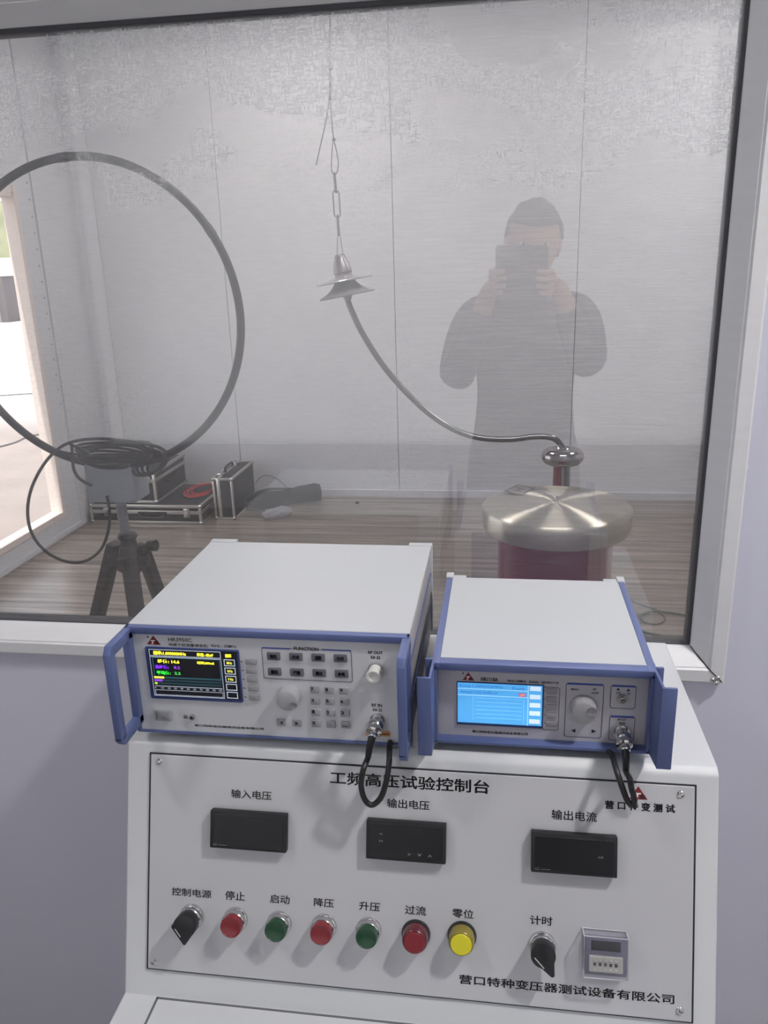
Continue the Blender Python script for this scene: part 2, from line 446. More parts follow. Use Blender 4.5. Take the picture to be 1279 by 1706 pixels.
for (a, c, d, f) in ((g0, g1, h0 - .002, h0 + .0025), (g0, g1, h1 - .006, h1 + .002), (g1 - .005, g1 + .002, h0, h1), (g0 - .002, g0 + .004, h0, h1)):
    k.box(a, c, GY - .006, GY + .02, d, f, .0008, 1)
k.obj('gasket', GASKET, win)
B().box(g0, g1, GY - .002, GY + .003, h0, h1).obj('glass_pane', glass_mat('window_glass', 1.92, .015), win, smooth=0)
B().box(g0, g1, GY + .0075, GY + .008, h0, h1).obj('wire_mesh', screen_mesh_mat(), win, smooth=0)
# screws and sealant at the lower right mitre
k = B()
for (px, py) in ((1187, 1132), (1195, 1129), (1192, 1138)):
    p = onY(px, py, YW - .014)
    k.lathe([(.0036, 0), (.0036, .0015), (.0022, .003), (0, .003)], 12, Matrix.Translation(p) @ Matrix.Rotation(PI / 2, 4, 'X'))
k.obj('corner_screw', CHROME, win)
B().tube([(fx1 - a, YW + y - .0006, fz0 + a) for a, y in ((.0455, .018), (.038, .004), (.030, -.004), (.025, -.011), (.021, -.014), (.004, -.014))], .0009, 6, smooth=False).obj('mitre_gap', INK, win)
p = onY(1240, 776, YW - .004)
k = B(); k.ball(p, .005, .003, .004, u=10, v=6); k.ball(p + Vector((-.004, 0, .002)), .003, .002, .002, u=8, v=6); k.ball(p + Vector((.003, 0, -.003)), .003, .002, .003, u=8, v=6)
k.obj('sealant_blob', mat('sealant', (200, 200, 208), .3), win)

# ------------------------------------------------------------------ outdoors beyond the doorway
GZ = -.12
b = B(); b.box(-70, XL - .06, -30, 60, GZ - .1, GZ)
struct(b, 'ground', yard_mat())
k = B(); random.seed(9)
hedge = bmesh.new()
for i in range(46):
    for j in range(9):
        hedge.verts.new((-46 + i * .9 + random.uniform(-.2, .2), 44 + random.uniform(-.5, .5) + j * .7, GZ + max(0, j * .75 - .2) + random.uniform(-.15, .15)))
hedge.verts.ensure_lookup_table()
for i in range(45):
    for j in range(8): hedge.faces.new([hedge.verts[i * 9 + j], hedge.verts[(i + 1) * 9 + j], hedge.verts[(i + 1) * 9 + j + 1], hedge.verts[i * 9 + j + 1]])
bmesh.ops.recalc_face_normals(hedge, faces=hedge.faces[:])
k._add(hedge)
struct(k, 'embankment', mat('sunlit_grass', (150, 152, 118), .9, noise=.3, nscale=1.2), smooth=60)
bx = thing('storage_box', 'dark grey box with white marks standing on the bright yard outside the door', 'box', (-17.6, 25, GZ))
B().box(-20.5, -15.72, 24.6, 26.2, GZ, GZ + 1.42, .03).obj('body', mat('dark_grey_sheet', (96, 90, 90), .6), bx)
B().box(-20.55, -15.66, 24.55, 26.25, GZ + 1.42, GZ + 1.5, .02).obj('lid', mat('pale_sheet', (205, 200, 196), .6), bx)
B().box(-16.05, -15.95, 24.57, 24.6, GZ, GZ + 1.42).obj('corner_post', mat('mid_grey_sheet', (130, 126, 126), .6), bx)
b = B(); b.box(-30, -12, 33, 33.3, GZ, GZ + 2.1)
tag(struct(b, 'wall_outside', mat('white_render', (232, 232, 228), .7)), 'low white wall across the yard', 'wall')
for i, (pts, lab) in enumerate((([(-30, 660), (0, 659), (30, 657), (60, 655), (75, 652)], 'thin dark cable lying across the yard, farther one'), ([(-30, 752), (0, 744), (25, 737), (45, 728), (72, 722)], 'thin dark cable lying across the yard, nearer one'))):
    tag(B().tube([onZ(x, y, GZ + .008) for x, y in pts], .008, 6).obj('yard_cable', mat('dusty_cable', (110, 106, 104), .7)), lab, 'cable')

# ------------------------------------------------------------------ lamps
def ceiling_lamp(x, y, w, d, e, label):
    t = thing('ceiling_lamp', label, 'lamp', (x, y, ZC))
    B().box(x - w / 2 - .02, x + w / 2 + .02, y - d / 2 - .02, y + d / 2 + .02, ZC - .05, ZC - .001, .004).obj('housing', ALU, t)
    B().box(x - w / 2, x + w / 2, y - d / 2, y + d / 2, ZC - .056, ZC - .0505).obj('diffuser', mat('lamp_%d' % int(e * 10), (255, 250, 246), .5, emis=e), t, smooth=0)
ceiling_lamp(1.14, .38, .12, .12, LAMP_FRONT_R, 'square ceiling lamp above the operator, on the right of the partition window')
ceiling_lamp(-1.35, .2, .15, .15, LAMP_FRONT_L, 'square ceiling lamp above the operator, left of the console')
ceiling_lamp(0, -1.6, 1.2, .3, FILL_REAR, 'added long fill lamp on the ceiling near the rear wall')  # unseen lamp added as fill light from behind the operator
ceiling_lamp(-1.1, 3.95, .30, .55, LAMP_IN, 'ceiling lamp behind the window, nearer the doorway')
ceiling_lamp(1.35, 3.95, .30, .55, LAMP_IN, 'ceiling lamp behind the window, on the right')
ceiling_lamp(.2, 2.2, 1.0, .2, LAMP_IN * .8, 'added ceiling fill lamp behind the window, nearest the partition')  # unseen extra lamp, added to even the inner light and brighten the floor

# ================================================================== CONTROL CONSOLE
TH = math.radians(17.7)
P0 = ray(350, 1385) * .975 + Vector((0, 0, EYE))
NN = Vector((0, -math.cos(TH), math.sin(TH))); UP = Vector((0, math.sin(TH), math.cos(TH)))
def frame(o, x, y, z): return Matrix(((x.x, y.x, z.x, o.x), (x.y, y.y, z.y, o.y), (x.z, y.z, z.z, o.z), (0, 0, 0, 1)))
PM = frame(P0, Vector((1, 0, 0)), UP, NN)                      # console panel frame
con = thing('control_console', 'pale grey high-voltage control console with meters and push buttons under both instruments', 'control console', (-.1, .8, 0))
ZT = EYE - .553; XA, XB = -.449, .246
# side profile in (Y, Z): top, tilted front, desk, cabinet
pY = lambda z: P0.y + (z - P0.z) * math.tan(TH) + .0015        # the tilted front
prof = [(1.12, .06), (1.12, ZT), (.8165, ZT), (.8120, ZT - .0015), (pY(ZT - .007), ZT - .007), (pY(EYE - .854), EYE - .854), (.40, EYE - .857), (.40, EYE - .90), (.55, EYE - .94), (.55, .06)]
Ms = Matrix(((0, 0, 1, 0), (1, 0, 0, 0), (0, 1, 0, 0), (0, 0, 0, 1)))   # local (y, z, x)
k = B(Ms); k.prism(prof, XA, XB, .003); k.obj('cabinet', CONSOLE, con, smooth=22)
B().box(XA + .02, XB - .02, .58, 1.09, 0.0, .06).obj('plinth', mat('dark_plinth', (60, 60, 64), .6), con)
B().box(XA + .045, XB - .045, .42, .7080, EYE - .8565, EYE - .853, .001, 1).obj('desk_lid', CONSOLE, con)
for sgn in (XA + .0425, XB - .0455): B().box(sgn, sgn + .003, .42, .7100, EYE - .8575, EYE - .8535).obj('desk_joint', mat('joint_line', (96, 98, 104), .7), con)
B().box(XA + .0425, XB - .0425, .7080, .7105, EYE - .8575, EYE - .8535).obj('desk_joint', MATS['joint_line'], con)
def pq(px, py, h=0.): return on_frame(PM, px, py, h)
ax, ay = pq(252.5, 1255); bx_, by_ = pq(1151, 1702)
ax1, ay1 = pq(255, 1256)
cxl = ax; cxr = bx_
B(PM).box(cxl - .0022, cxr + .0022, by_ - .0016, ay1 + .0016, -.004, .0004).obj('panel_gap', mat('dark_gap', (40, 42, 48), .8), con)
B(PM).box(cxl, cxr, by_, ay1, -.003, .0018, .0006, 1).obj('control_panel', PANELM, con)
HP = .0018
for (x, y) in ((265, 1269), (1134, 1323), (256, 1603), (1132, 1684)):
    u, v = pq(x, y, HP); k = B(PM @ Matrix.Translation((u, v, HP)))
    k.lathe([(.0042, 0), (.0042, .0006), (.0030, .0020), (.0016, .0024), (.0011, .0012), (0, .0012)], 16)
    k.box(-.0022, .0022, -.0004, .0004, .0018, .0026, T=Matrix.Rotation(.6, 4, 'Z')); k.obj('screw', CHROME, con)
def ptext(s_, x0, y0, x1, y1, bold=0., m=INK, h=HP + .0002, name='lettering', parent=None, M=None, ital=0., label=None):
    M = M or PM
    u0, v1 = on_frame(M, x0, y0, h); u1, v0 = on_frame(M, x1, y1, h)
    return B(M).text(s_, u0, u1, v0, v1, h, bold, ital=ital).obj(name, m, parent or con, label=label, smooth=0)
for s_, x0, y0, x1, y1, bo in (
    ('工频高压试验控制台', 549.5, 1284, 815, 1323, .012), ('输入电压', 385, 1314.5, 452.3, 1333.5, .008), ('输出电压', 644.5, 1330, 715, 1350, .008),
    ('输出电流', 918.6, 1348.4, 994, 1370, .008), ('控制电源', 286, 1478, 352, 1497, .008), ('停止', 375, 1483.5, 407.8, 1501.5, .008),
    ('启动', 449.6, 1489.4, 482.3, 1507, .008), ('降压', 522.8, 1495.5, 556, 1512.5, .008), ('升压', 598, 1501.5, 632.4, 1519, .008),
    ('过流', 674.4, 1507.5, 709.4, 1526, .008), ('零位', 753.2, 1513, 788.7, 1531.5, .008), ('计时', 882.7, 1524.5, 920, 1543, .008),
    ('营 口 特 变 测 试', 1007.5, 1333, 1124.4, 1355, .022), ('营口特种变压器测试设备有限公司', 764.8, 1623, 1123, 1673.5, .012)):
    ptext(s_, x0, y0, x1, y1, bo)
def logo(M, parent, pts, hgt, tfrac=True):
    """pts: apex, left base, right base in local frame"""
    (axx, ayy), (bx0, by0), (cx0, cy0) = pts
    o = B(M).prism([(bx0, by0), (cx0, cy0), (axx, ayy)], hgt, hgt + .0002).obj('logo', LOGO, parent, label='dark red triangle emblem', smooth=0)
    w = cx0 - bx0; hh = ayy - by0
    B(M).text('T', bx0 + w * .24, bx0 + w * .56, by0 + hh * .06, by0 + hh * .50, hgt + .0004, .03, ital=.25).obj('logo_letter', WHITEP, o, smooth=0)
    B(M).text('E', bx0 + w * .58, bx0 + w * .84, by0 + hh * .06, by0 + hh * .36, hgt + .0004, .03, ital=.1).obj('logo_letter', mat('dark_print', (60, 20, 24), .5), o, smooth=0)
    return o
logo(PM, con, [pq(1063, 1309.7, HP), pq(1047.5, 1331, HP), pq(1078.6, 1332.5, HP)], HP)

def meter(x0, y0, x1, y1, marks, label):
    h = .012; u0, v1 = pq(x0, y0, h); u1, v0 = pq(x1, y1, h)
    m_ = B(PM).box(u0, u1, v0, v1, HP, h, .0012).obj('panel_meter', mat('meter_bezel', (26, 27, 31), .5), con, label=label)
    B(PM).box(u0 + .004, u1 - .004, v0 + .003, v1 - .004, h - .001, h + .0005, .0004, 1).obj('display_window', mat('smoked_window', (18, 19, 23), .35), m_)
    w, hh = u1 - u0, v1 - v0
    grey = mat('grey_print', (150, 152, 158), .5)
    for (s_, fx, fy, fw, fh) in marks:
        B(PM).text(s_, u0 + fx * w, u0 + (fx + fw) * w, v0 + fy * hh, v0 + (fy + fh) * hh, h + .0007, .0).obj('mark', grey, m_, smooth=0)
    return m_
meter(350, 1350, 476, 1422, [('CC', .05, .075, .05, .06), ('------', .12, .095, .11, .012)], 'black digital meter with a blank display under the input voltage caption')
meter(610, 1366, 742, 1441, [('~', .17, .66, .04, .03), ('N', .17, .47, .04, .05), ('>', .53, .17, .035, .07), ('v', .65, .17, .05, .07), ('^', .78, .17, .05, .06)], 'black digital meter with three arrow keys under the output voltage caption')
meter(885, 1386, 1028, 1464, [('mA', .78, .47, .06, .065), ('CC', .05, .075, .05, .06), ('--------', .12, .095, .11, .012)], 'black digital meter with a white unit mark under the output current caption')

def button(x, y, kind, colour, label):
    hcap = .021; u, v = pq(x, y, hcap)
    Mb = PM @ Matrix.Translation((u, v, HP))
    if kind == 'push':
        o = B(Mb).lathe([(.0150, 0), (.0150, .0015), (.0142, .0030), (.0134, .0034), (.0134, .0075), (.0142, .0085), (.0142, .0115), (.0134, .0125), (.0122, .0125), (.0122, .009), (0, .009)], 40).obj('push_button', CHROME, con, label=label)
        B(Mb).lathe([(.0124, .009), (.0127, .0185), (.0124, .0196), (.0112, .0202), (.0106, .0195), (.0100, .0193), (0, .0193)], 40).obj('button_cap', colour, o)
    else:
        o = B(Mb).lathe([(.0168, 0), (.0168, .0018), (.0160, .0040), (.0150, .0044), (.0120, .0044), (0, .0044)], 40).obj('indicator_lamp', BLACKP, con, label=label)
        B(Mb).lathe([(.0150, .0044), (.0150, .008), (.0146, .016), (.0136, .0188), (.0126, .0196), (0, .0196)], 40).obj('lens_skirt', kind, o)
        B(Mb).lathe([(.0118, .0190), (.0120, .0208), (.0112, .0214), (0, .0216)], 40).obj('lamp_lens', colour, o)
RED = mat('red_plastic', (124, 30, 39), .32, coat=.3); GREEN = mat('green_plastic', (14, 64, 38), .32, coat=.3)
button(384, 1545, 'push', RED, 'red push button, the left one of the two red buttons')
button(458, 1552, 'push', GREEN, 'dark green push button, the left one of the two green buttons')
button(534, 1557, 'push', RED, 'red push button between the two green ones')
button(610, 1563, 'push', GREEN, 'dark green push button, the right one of the two green buttons')
button(690, 1570, mat('dark_red_skirt', (92, 34, 44), .25, coat=.4), mat('red_lens', (124, 30, 40), .4), 'red indicator lamp with a dark smoky skirt')
button(768, 1573, mat('amber_skirt', (130, 118, 44), .25, coat=.4), mat('yellow_lens', (214, 206, 44), .4), 'bright yellow indicator lamp')
def selector(px, py, shape, label):
    u, v = pq(px, py, .004); Mb = PM @ Matrix.Translation((u, v, HP))
    o = B(Mb).lathe([(.0152, 0), (.0152, .0018), (.0142, .0034), (.0136, .0036), (.0136, .0075), (.0142, .0085), (.0142, .0105), (.0134, .0115), (0, .0115)], 40).obj('selector_switch', CHROME, con, label=label)
    arc = lambda a0, a1, r, n: [(r * math.cos(math.radians(a0 + (a1 - a0) * i / n)), r * math.sin(math.radians(a0 + (a1 - a0) * i / n))) for i in range(n + 1)]
    if shape == 'D':
        pts = arc(-50, 165, .0138, 18) + [(-.0165, -.0010), (-.0150, -.0035), (-.0010, -.0215), (.0012, -.0222)]
        line = ((-.0112, -.0030), (-.0042, -.0120))
    else:
        pts = arc(-28, 262, .0138, 24) + [(.0075, -.0215), (.0100, -.0232), (.0128, -.0215)]
        line = ((-.0095, -.0020), (.0010, -.0130))
    B(Mb).prism(pts, .0115, .026, .0012).obj('selector_knob', BLACKP, o)
    (x0, y0), (x1, y1) = line
    d = Vector((x1 - x0, y1 - y0)); T = Matrix.Translation((x0, y0, .0262)) @ Matrix.Rotation(math.atan2(d.y, d.x), 4, 'Z')
    B(Mb).box(0, d.length, -.0005, .0005, -.0008, .0001, T=T).obj('pointer_line', mat('pointer_white', (190, 192, 196), .5), o)
selector(319, 1528, 'D', 'black rotary switch turned down, leftmost control of the row')
selector(903, 1575, 'P', 'black rotary switch with a pointed tip under the timer caption')
# timer relay under its clear cover
h = .009
u0, v1 = pq(975.5, 1561, h); u1, v0 = pq(1043.5, 1629.5, h)
tm = B(PM).box(u0, u1, v0, v1, HP, h, .001).obj('timer_relay', mat('timer_grey', (112, 112, 130), .5), con, label='small grey timer with number wheels under a clear cover')
a, c = pq(984.7, 1566, h); d_, f_ = pq(1033.5, 1586.7, h)
B(PM).box(a, d_, f_, c, h - .001, h + .0006, .0004, 1).obj('timer_display', mat('timer_window', (26, 26, 36), .25), tm)
a, c = pq(981.5, 1592.5, h + .003); d_, f_ = pq(1037.5, 1624, h + .003)
tw = B(PM).box(a, d_, f_, c, h - .001, h + .003, .0008, 1).obj('wheel_block', mat('ivory_plastic', (196, 196, 186), .5), tm)
ww = (d_ - a)
for i in range(5):
    x = a + ww * (.12 + i * .158)
    B(PM).box(x, x + ww * .085, f_ + (c - f_) * .42, f_ + (c - f_) * .62, h + .0025, h + .0035, .0002, 1).obj('number_wheel', mat('wheel_dark', (70, 70, 72), .5), tw)
    B(PM).box(x, x + ww * .085, f_ + (c - f_) * .12, f_ + (c - f_) * .26, h + .0025, h + .0048, .0003, 1).obj('wheel_key', MATS['ivory_plastic'], tw)
    B(PM).box(x, x + ww * .085, f_ + (c - f_) * .72, f_ + (c - f_) * .84, h + .0025, h + .0048, .0003, 1).obj('wheel_key', MATS['ivory_plastic'], tw)
H2 = .020
u0, v1 = pq(973, 1559, H2); u1, v0 = pq(1046, 1635, H2)
CLEAR = glass_mat('clear_plastic', 1.4, .05, (250, 250, 252), .04, (220, 220, 226))
k = B(PM)
w_ = .0012
k.box(u0, u1, v0, v1, H2 - w_, H2)
for (p_, q_, r2, s2) in ((u0, u0 + w_, v0, v1), (u1 - w_, u1, v0, v1), (u0 + w_, u1 - w_, v0, v0 + w_), (u0 + w_, u1 - w_, v1 - w_, v1)): k.box(p_, q_, r2, s2, HP, H2 - w_)
k.obj('clear_cover', CLEAR, tm, smooth=0)
k = B(PM); ee = .0007
for z in (HP + .0008, H2):
    k.tube([(u0, v0, z), (u1, v0, z), (u1, v1, z), (u0, v1, z)], ee, 6, closed=True, smooth=False)
for (p_, q_) in ((u0, v0), (u1, v0), (u1, v1), (u0, v1)): k.tube([(p_, q_, HP), (p_, q_, H2)], ee, 6, smooth=False)
k.obj('cover_edge', mat('clear_edge', (190, 191, 200), .15), tm)

# ================================================================== INSTRUMENTS
def iframe(x, y, z): return frame(Vector((x, y, z)), Vector((1, 0, 0)), Vector((0, 0, 1)), Vector((0, -1, 0)))
def rounded(x0, x1, y0, y1, r, n=4):
    out = []
    for cx_, cy_, a0 in ((x1 - r, y1 - r, 0), (x0 + r, y1 - r, 90), (x0 + r, y0 + r, 180), (x1 - r, y0 + r, 270)):
        for i in range(n + 1):
            a = math.radians(a0 + 90 * i / n); out.append((cx_ + r * math.cos(a), cy_ + r * math.sin(a)))
    return out
def key(M, x0, y0, x1, y1, m, parent, name='key', h0=0., h1=.002, r=.0012, cap=None, cm=INK, cf=(.18, .82, .25, .75), bold=0.):
    u0, v1 = on_frame(M, x0, y0, h1); u1, v0 = on_frame(M, x1, y1, h1)
    o = B(M).prism(rounded(u0, u1, v0, v1, r), h0, h1, .0003).obj(name, m, parent)
    if cap:
        w, hh = u1 - u0, v1 - v0
        B(M).text(cap, u0 + cf[0] * w, u0 + cf[1] * w, v0 + cf[2] * hh, v0 + cf[3] * hh, h1 + .00015, bold).obj('key_mark', cm, o, smooth=0)
    return o
def outline(M, x0, y0, x1, y1, parent, r=.003, w=.0006, top=True, h=.0003, m=INK):
    """printed rounded frame with a thicker blue top bar"""
    u0, v1 = on_frame(M, x0, y0, 0); u1, v0 = on_frame(M, x1, y1, 0)
    A = rounded(u0, u1, v0, v1, r); C = rounded(u0 + w, u1 - w, v0 + w, v1 - w, r - w * .5)
    k = B(M); n = len(A)
    k.flat([Vector((x, y, h)) for x, y in A] + [Vector((x, y, h)) for x, y in C], [(i, (i + 1) % n, n + (i + 1) % n, n + i) for i in range(n)])
    k.obj('printed_outline', BLUEP if m is None else m, parent, smooth=0)
    if top:
        B(M).box(u0 + r * .5, u1 - r * .5, v1 - .0022, v1, h * .3, h + .0002).obj('blue_bar', BLUEP, parent, smooth=0)
    return u0, u1, v0, v1
def knob(M, px, py, rpx, hgt, parent, dim, m):
    u, v = on_frame(M, px, py, hgt); r = rpx * .81 / F
    Mk = M @ Matrix.Translation((u, v, 0))
    o = B(Mk).lathe([(r * 1.03, 0), (r * 1.03, .0015), (r, .003), (r * .97, hgt - .003), (r * .90, hgt - .0006), (r * .8, hgt), (0, hgt)], 48).obj('tuning_knob', m, parent)
    du, dv = on_frame(M, dim[0], dim[1], hgt); dr = dim[2] * .81 / F
    Md = M @ Matrix.Translation((du, dv, hgt))
    B(Md).lathe([(dr * 1.08, -.0002), (dr, .0008), (dr * .8, .0004), (dr * .45, -.0), (0, .0001)], 24).obj('finger_dimple', mat('dimple', (140, 140, 144), .2, .3), o)
    return o

# ---------------- measuring receiver (left)
LX0, LX1, LY, LZ0, LZ1 = -.4325, -.0965, .806, EYE - .541, EYE - .4015
rec = thing('measuring_receiver', 'larger white and blue bench instrument with a black colour screen', 'receiver', ((LX0 + LX1) / 2, .95, EYE - .553))
IM = iframe(0, LY, 0)            # face plane
D = 1.100
SIDE = mat('instrument_side', (160, 158, 160), .45)
k = B(); k.box(LX0 + .003, LX1 - .003, LY + .004, D, LZ0, LZ1 - .0015, .0015); k.obj('side_case', SIDE, rec)
k = B(); k.box(LX0 + .001, LX1 - .001, LY + .006, D - .001, LZ1 - .0018, LZ1 + .0002, .0008, 1); k.obj('top_cover', COVER, rec)
for s0, s1 in ((LX0, LX0 + .040), (LX1 - .034, LX1)):
    B().box(s0, s1, D - .004, D + .010, LZ0 + .005, LZ1 + .001, .001).obj('rear_bracket', COVER, rec)
k = B()
for z_ in (.045, .095): k.box(LX1 - .0032, LX1 - .0018, LY + .01, D - .004, LZ0 + z_, LZ0 + z_ + .004)
k.obj('side_rail', BLUE, rec)
for xx in (LX0 + .04, LX1 - .04):
    for yy in (LY + .04, D - .05): B().lathe([(.010, 0), (.011, .012)], 16, Matrix.Translation((xx, yy, LZ0 - .012))).obj('foot', BLACKP, rec)
B(IM).box(LX0 + .004, LX1 - .004, LZ0 + .001, LZ1 - .009, -.004, 0, .0005, 1).obj('front_panel', FACE, rec)
k = B(IM)
k.box(LX0, LX1, LZ1 - .0088, LZ1, -.006, .0035, .001)
k.box(LX0, LX1, LZ0 - .0015, LZ0 + .0012, -.006, .002)
k.box(LX0, LX0 + .004, LZ0, LZ1, -.006, .004, .0008); k.box(LX1 - .004, LX1, LZ0, LZ1, -.006, .004, .0008)
k.obj('front_frame', BLUE, rec)
def ring_handle(x0, x1, name='handle'):
    """upright rectangular grip standing out from the face; local plane is (forward, up)"""
    Ms2 = Matrix(((0, 0, 1, 0), (-1, 0, 0, LY), (0, 1, 0, 0), (0, 0, 0, 1)))    # local x -> -Y (forward), y -> Z, z -> X
    z0, z1 = LZ0 + .014, LZ1 - .001
    out = [(0, z0 + .002), (.004, z0 - .004 + .002), (.050, z0), (.057, z0 + .004), (.057, z1 - .007), (.050, z1), (.0, z1)]
    t = bmesh.new()
    k = B(Ms2)
    k.prism([(0, z1 - .013), (.046, z1 - .013), (.046, z1 - .009), (.057, z1 - .009), (.050, z1), (0, z1)], x0, x1, .001)
    k.prism([(0, z0 - .002), (.050, z0 - .002), (.057, z0 + .006), (.057, z0 + .010), (.046, z0 + .010), (0, z0 + .010)], x0, x1, .001)
    k.prism([(.045, z0 + .006), (.057, z0 + .006), (.057, z1 - .008), (.045, z1 - .008)], x0, x1, .0015)
    k.prism([(0, z0), (.010, z0), (.010, z1 - .004), (0, z1 - .004)], x0, x1, .001)
    k.obj(name, BLUE, rec)
ring_handle(LX0 - .001, LX0 + .0085); ring_handle(LX1 - .0085, LX1 + .001)
lo = lambda x, y, h=0.: on_frame(IM, x, y, h)
lg = logo(IM, rec, [lo(255, 1058.8), lo(245, 1073), lo(268, 1074)], .0002)
u, v = lo(246.2, 1060.8); B(IM @ Matrix.Translation((u, v, 0))).lathe([(.0013, .0002), (.0013, .0004)], 12).obj('logo_dot', LOGO, lg)
for s_, x0, y0, x1, y1, bo in (('HR3950C', 279.5, 1062, 319.5, 1070, .01), ('电磁干扰测量接收机', 280.8, 1071, 346, 1079, .008), ('9kHz - 30MHz', 351, 1073.3, 394, 1079.8, .008),
    ('FUNCTION', 489, 1077.3, 530.5, 1085, .02), ('RF OUT', 613, 1084.3, 637, 1090.5, .02), ('50 Ω', 617, 1092.3, 633, 1098.2, .02), ('RF IN', 619, 1172, 636, 1178, .02), ('50 Ω', 620.5, 1180, 636, 1185.6, .02),
    ('营口特种变压器测试设备有限公司', 323.8, 1206.3, 439.5, 1216.5, .012)):
    ptext(s_, x0, y0, x1, y1, bo, h=.0002, parent=rec, M=IM)
# screen
u0, v1 = lo(240.5, 1077.5, .002); u1, v0 = lo(405, 1171, .002)
sc = B(IM).prism(rounded(u0, u1, v0, v1, .002), 0, .002, .0004).obj('screen_bezel', mat('screen_bezel_blue', (46, 62, 120), .4), rec)
u0, v1 = lo(245.5, 1080, .0023); u1, v0 = lo(402, 1166.5, .0023)
B(IM).box(u0, u1, v0, v1, .001, .0022).obj('screen', mat('lcd_black', (18, 19, 26), .3, emis=.5), sc, smooth=0)
SU, SV, SW, SH = u0, v1, u1 - u0, v1 - v0
E = {}
def em(n, c, e=1.): return mat('lcd_' + n, c, .6, emis=e * .75)
CY_, CM_, CG_, CT_, CW_ = em('yellow', (236, 232, 90)), em('violet', (150, 70, 225)), em('green', (70, 220, 90)), em('teal', (60, 110, 120), .6), em('white', (190, 200, 215), .8)
def srect(x0, y0, x1, y1, m, z=.0024, nm='screen_bar', fr=(None,)):
    B(IM).box(SU + x0 * SW, SU + x1 * SW, SV - y1 * SH, SV - y0 * SH, .0022, z).obj(nm, m, sc, smooth=0)
def sbox(x0, y0, x1, y1, m, w=.008):
    k = B(IM); wy = w * SW / SH
    for (a, c, d, f) in ((x0, y0, x1, y0 + wy), (x0, y1 - wy, x1, y1), (x0, y0, x0 + w, y1), (x1 - w, y0, x1, y1)):
        k.box(SU + a * SW, SU + d * SW, SV - f * SH, SV - c * SH, .0022, .0025)
    k.obj('screen_outline', m, sc, smooth=0)
def stext(s_, x0, y0, x1, y1, m, bold=.02):
    B(IM).text(s_, SU + x0 * SW, SU + x1 * SW, SV - y1 * SH, SV - y0 * SH, .0026, bold).obj('screen_text', m, sc, smooth=0)
sbox(.012, .015, .815, .150, CW_, .005); sbox(.04, .175, .80, .60, CT_, .006); sbox(.012, .165, .815, .985, CW_, .004); sbox(.03, .86, .80, .965, CW_, .003)
srect(.035, .775, .80, .785, CW_)
stext('频率:1.000000MHz', .06, .045, .43, .125, CY_); stext('单位: dBuV', .55, .05, .735, .125, CY_); stext('频率', .865, .05, .935, .125, CY_)
stext('峰值: 14.6', .10, .215, .345, .295, CY_); stext('时间:200mS', .545, .225, .735, .285, CY_)
stext('准峰值:', .06, .335, .215, .415, CM_); stext('8.2', .275, .345, .345, .405, CM_)
stext('平均值:', .07, .455, .23, .535, CG_); stext('2.2', .275, .465, .345, .525, CG_)
for j, (y, m_, w_) in enumerate(((.575, CY_, .115), (.637, CM_, .09), (.70, em('lime', (190, 225, 60)), .03))):
    srect(.035, y, .80, y + .038, em('teal_dark', (30, 62, 72), .5)); srect(.035, y, .035 + w_, y + .042, m_, .0027)
for i in range(11): stext(str(i * 10), .03 + i * .073, .80, .05 + i * .073 + (.012 if i else -.006), .835, CW_, 0.)
for j, s_ in enumerate(('MHz', 'kHz', 'Hz', '', '')):
    y = .165 + j * .168; sbox(.845, y, .965, y + .135, CW_, .007)
    if s_: stext(s_, .875, y + .04, .935, y + .095, CY_)
# keys
for i in range(5):
    t_ = i / 4; dx, dy = 6.0 * t_, 59.2 * t_
    key(IM, 407.5 + dx, 1098 + dy, 427.5 + dx - t_ * 1.2, 1108.5 + dy, LKEY, rec, 'soft_key')
    u, v = lo(402.8 + dx, 1102 + dy); B(IM).box(u - .0014, u + .0014, v - .0004, v + .0004, 0, .0003).obj('key_dash', INK, rec, smooth=0)
outline(IM, 435, 1078, 587.5, 1137, rec, m=INK, top=False)
for (x0, x1) in ((436, 483), (535.5, 584.5)):
    yy = 1078 + (x0 - 435) * .033
    u0, v1 = lo(x0, yy); u1, v0 = lo(x1, yy + (x1 - x0) * .033 + 2.5)
    B(IM).box(u0, u1, (v0 + v1) / 2 - .0006, (v0 + v1) / 2 + .0009, 0, .0004).obj('blue_bar', BLUEP, rec, smooth=0)
caps = ('频率', '校准', '源', '存储', '频段', '扫频', '测试', '本地')
for j in range(2):
    for i in range(4):
        x = 443.8 + i * 37.1 + j * 1.8; y = 1087 + i * 1.2 + j * 25.8
        key(IM, x, y, x + 23, y + 13.5, mat('dark_key', (98, 98, 108), .5), rec, 'function_key', cap=caps[j * 4 + i], cf=(.22, .78, .22, .78), bold=.02)
knob(IM, 477.5, 1169, 22.5, .014, rec, (488, 1175, 7), mat('knob_grey', (162, 163, 166), .42))
for x, ch in ((460, '◀'), (486.5, '▶')):
    y = 1198 if ch == '◀' else 1199.3
    o = key(IM, x, y, x + 16, y + 12, LKEY, rec, 'arrow_key')
    u0, v1 = on_frame(IM, x + 5, y + 3, .002); u1, v0 = on_frame(IM, x + 11, y + 9, .002); vm = (v0 + v1) / 2
    tri = [(u0, vm), (u1, v0), (u1, v1)] if ch == '◀' else [(u0, v0), (u1, vm), (u0, v1)]
    B(IM).prism(tri, .002, .0022).obj('arrow_mark', INK, o, smooth=0)
nums = ('7', '8', '9', '4', '5', '6', '1', '2', '3', '0', '.', '—')
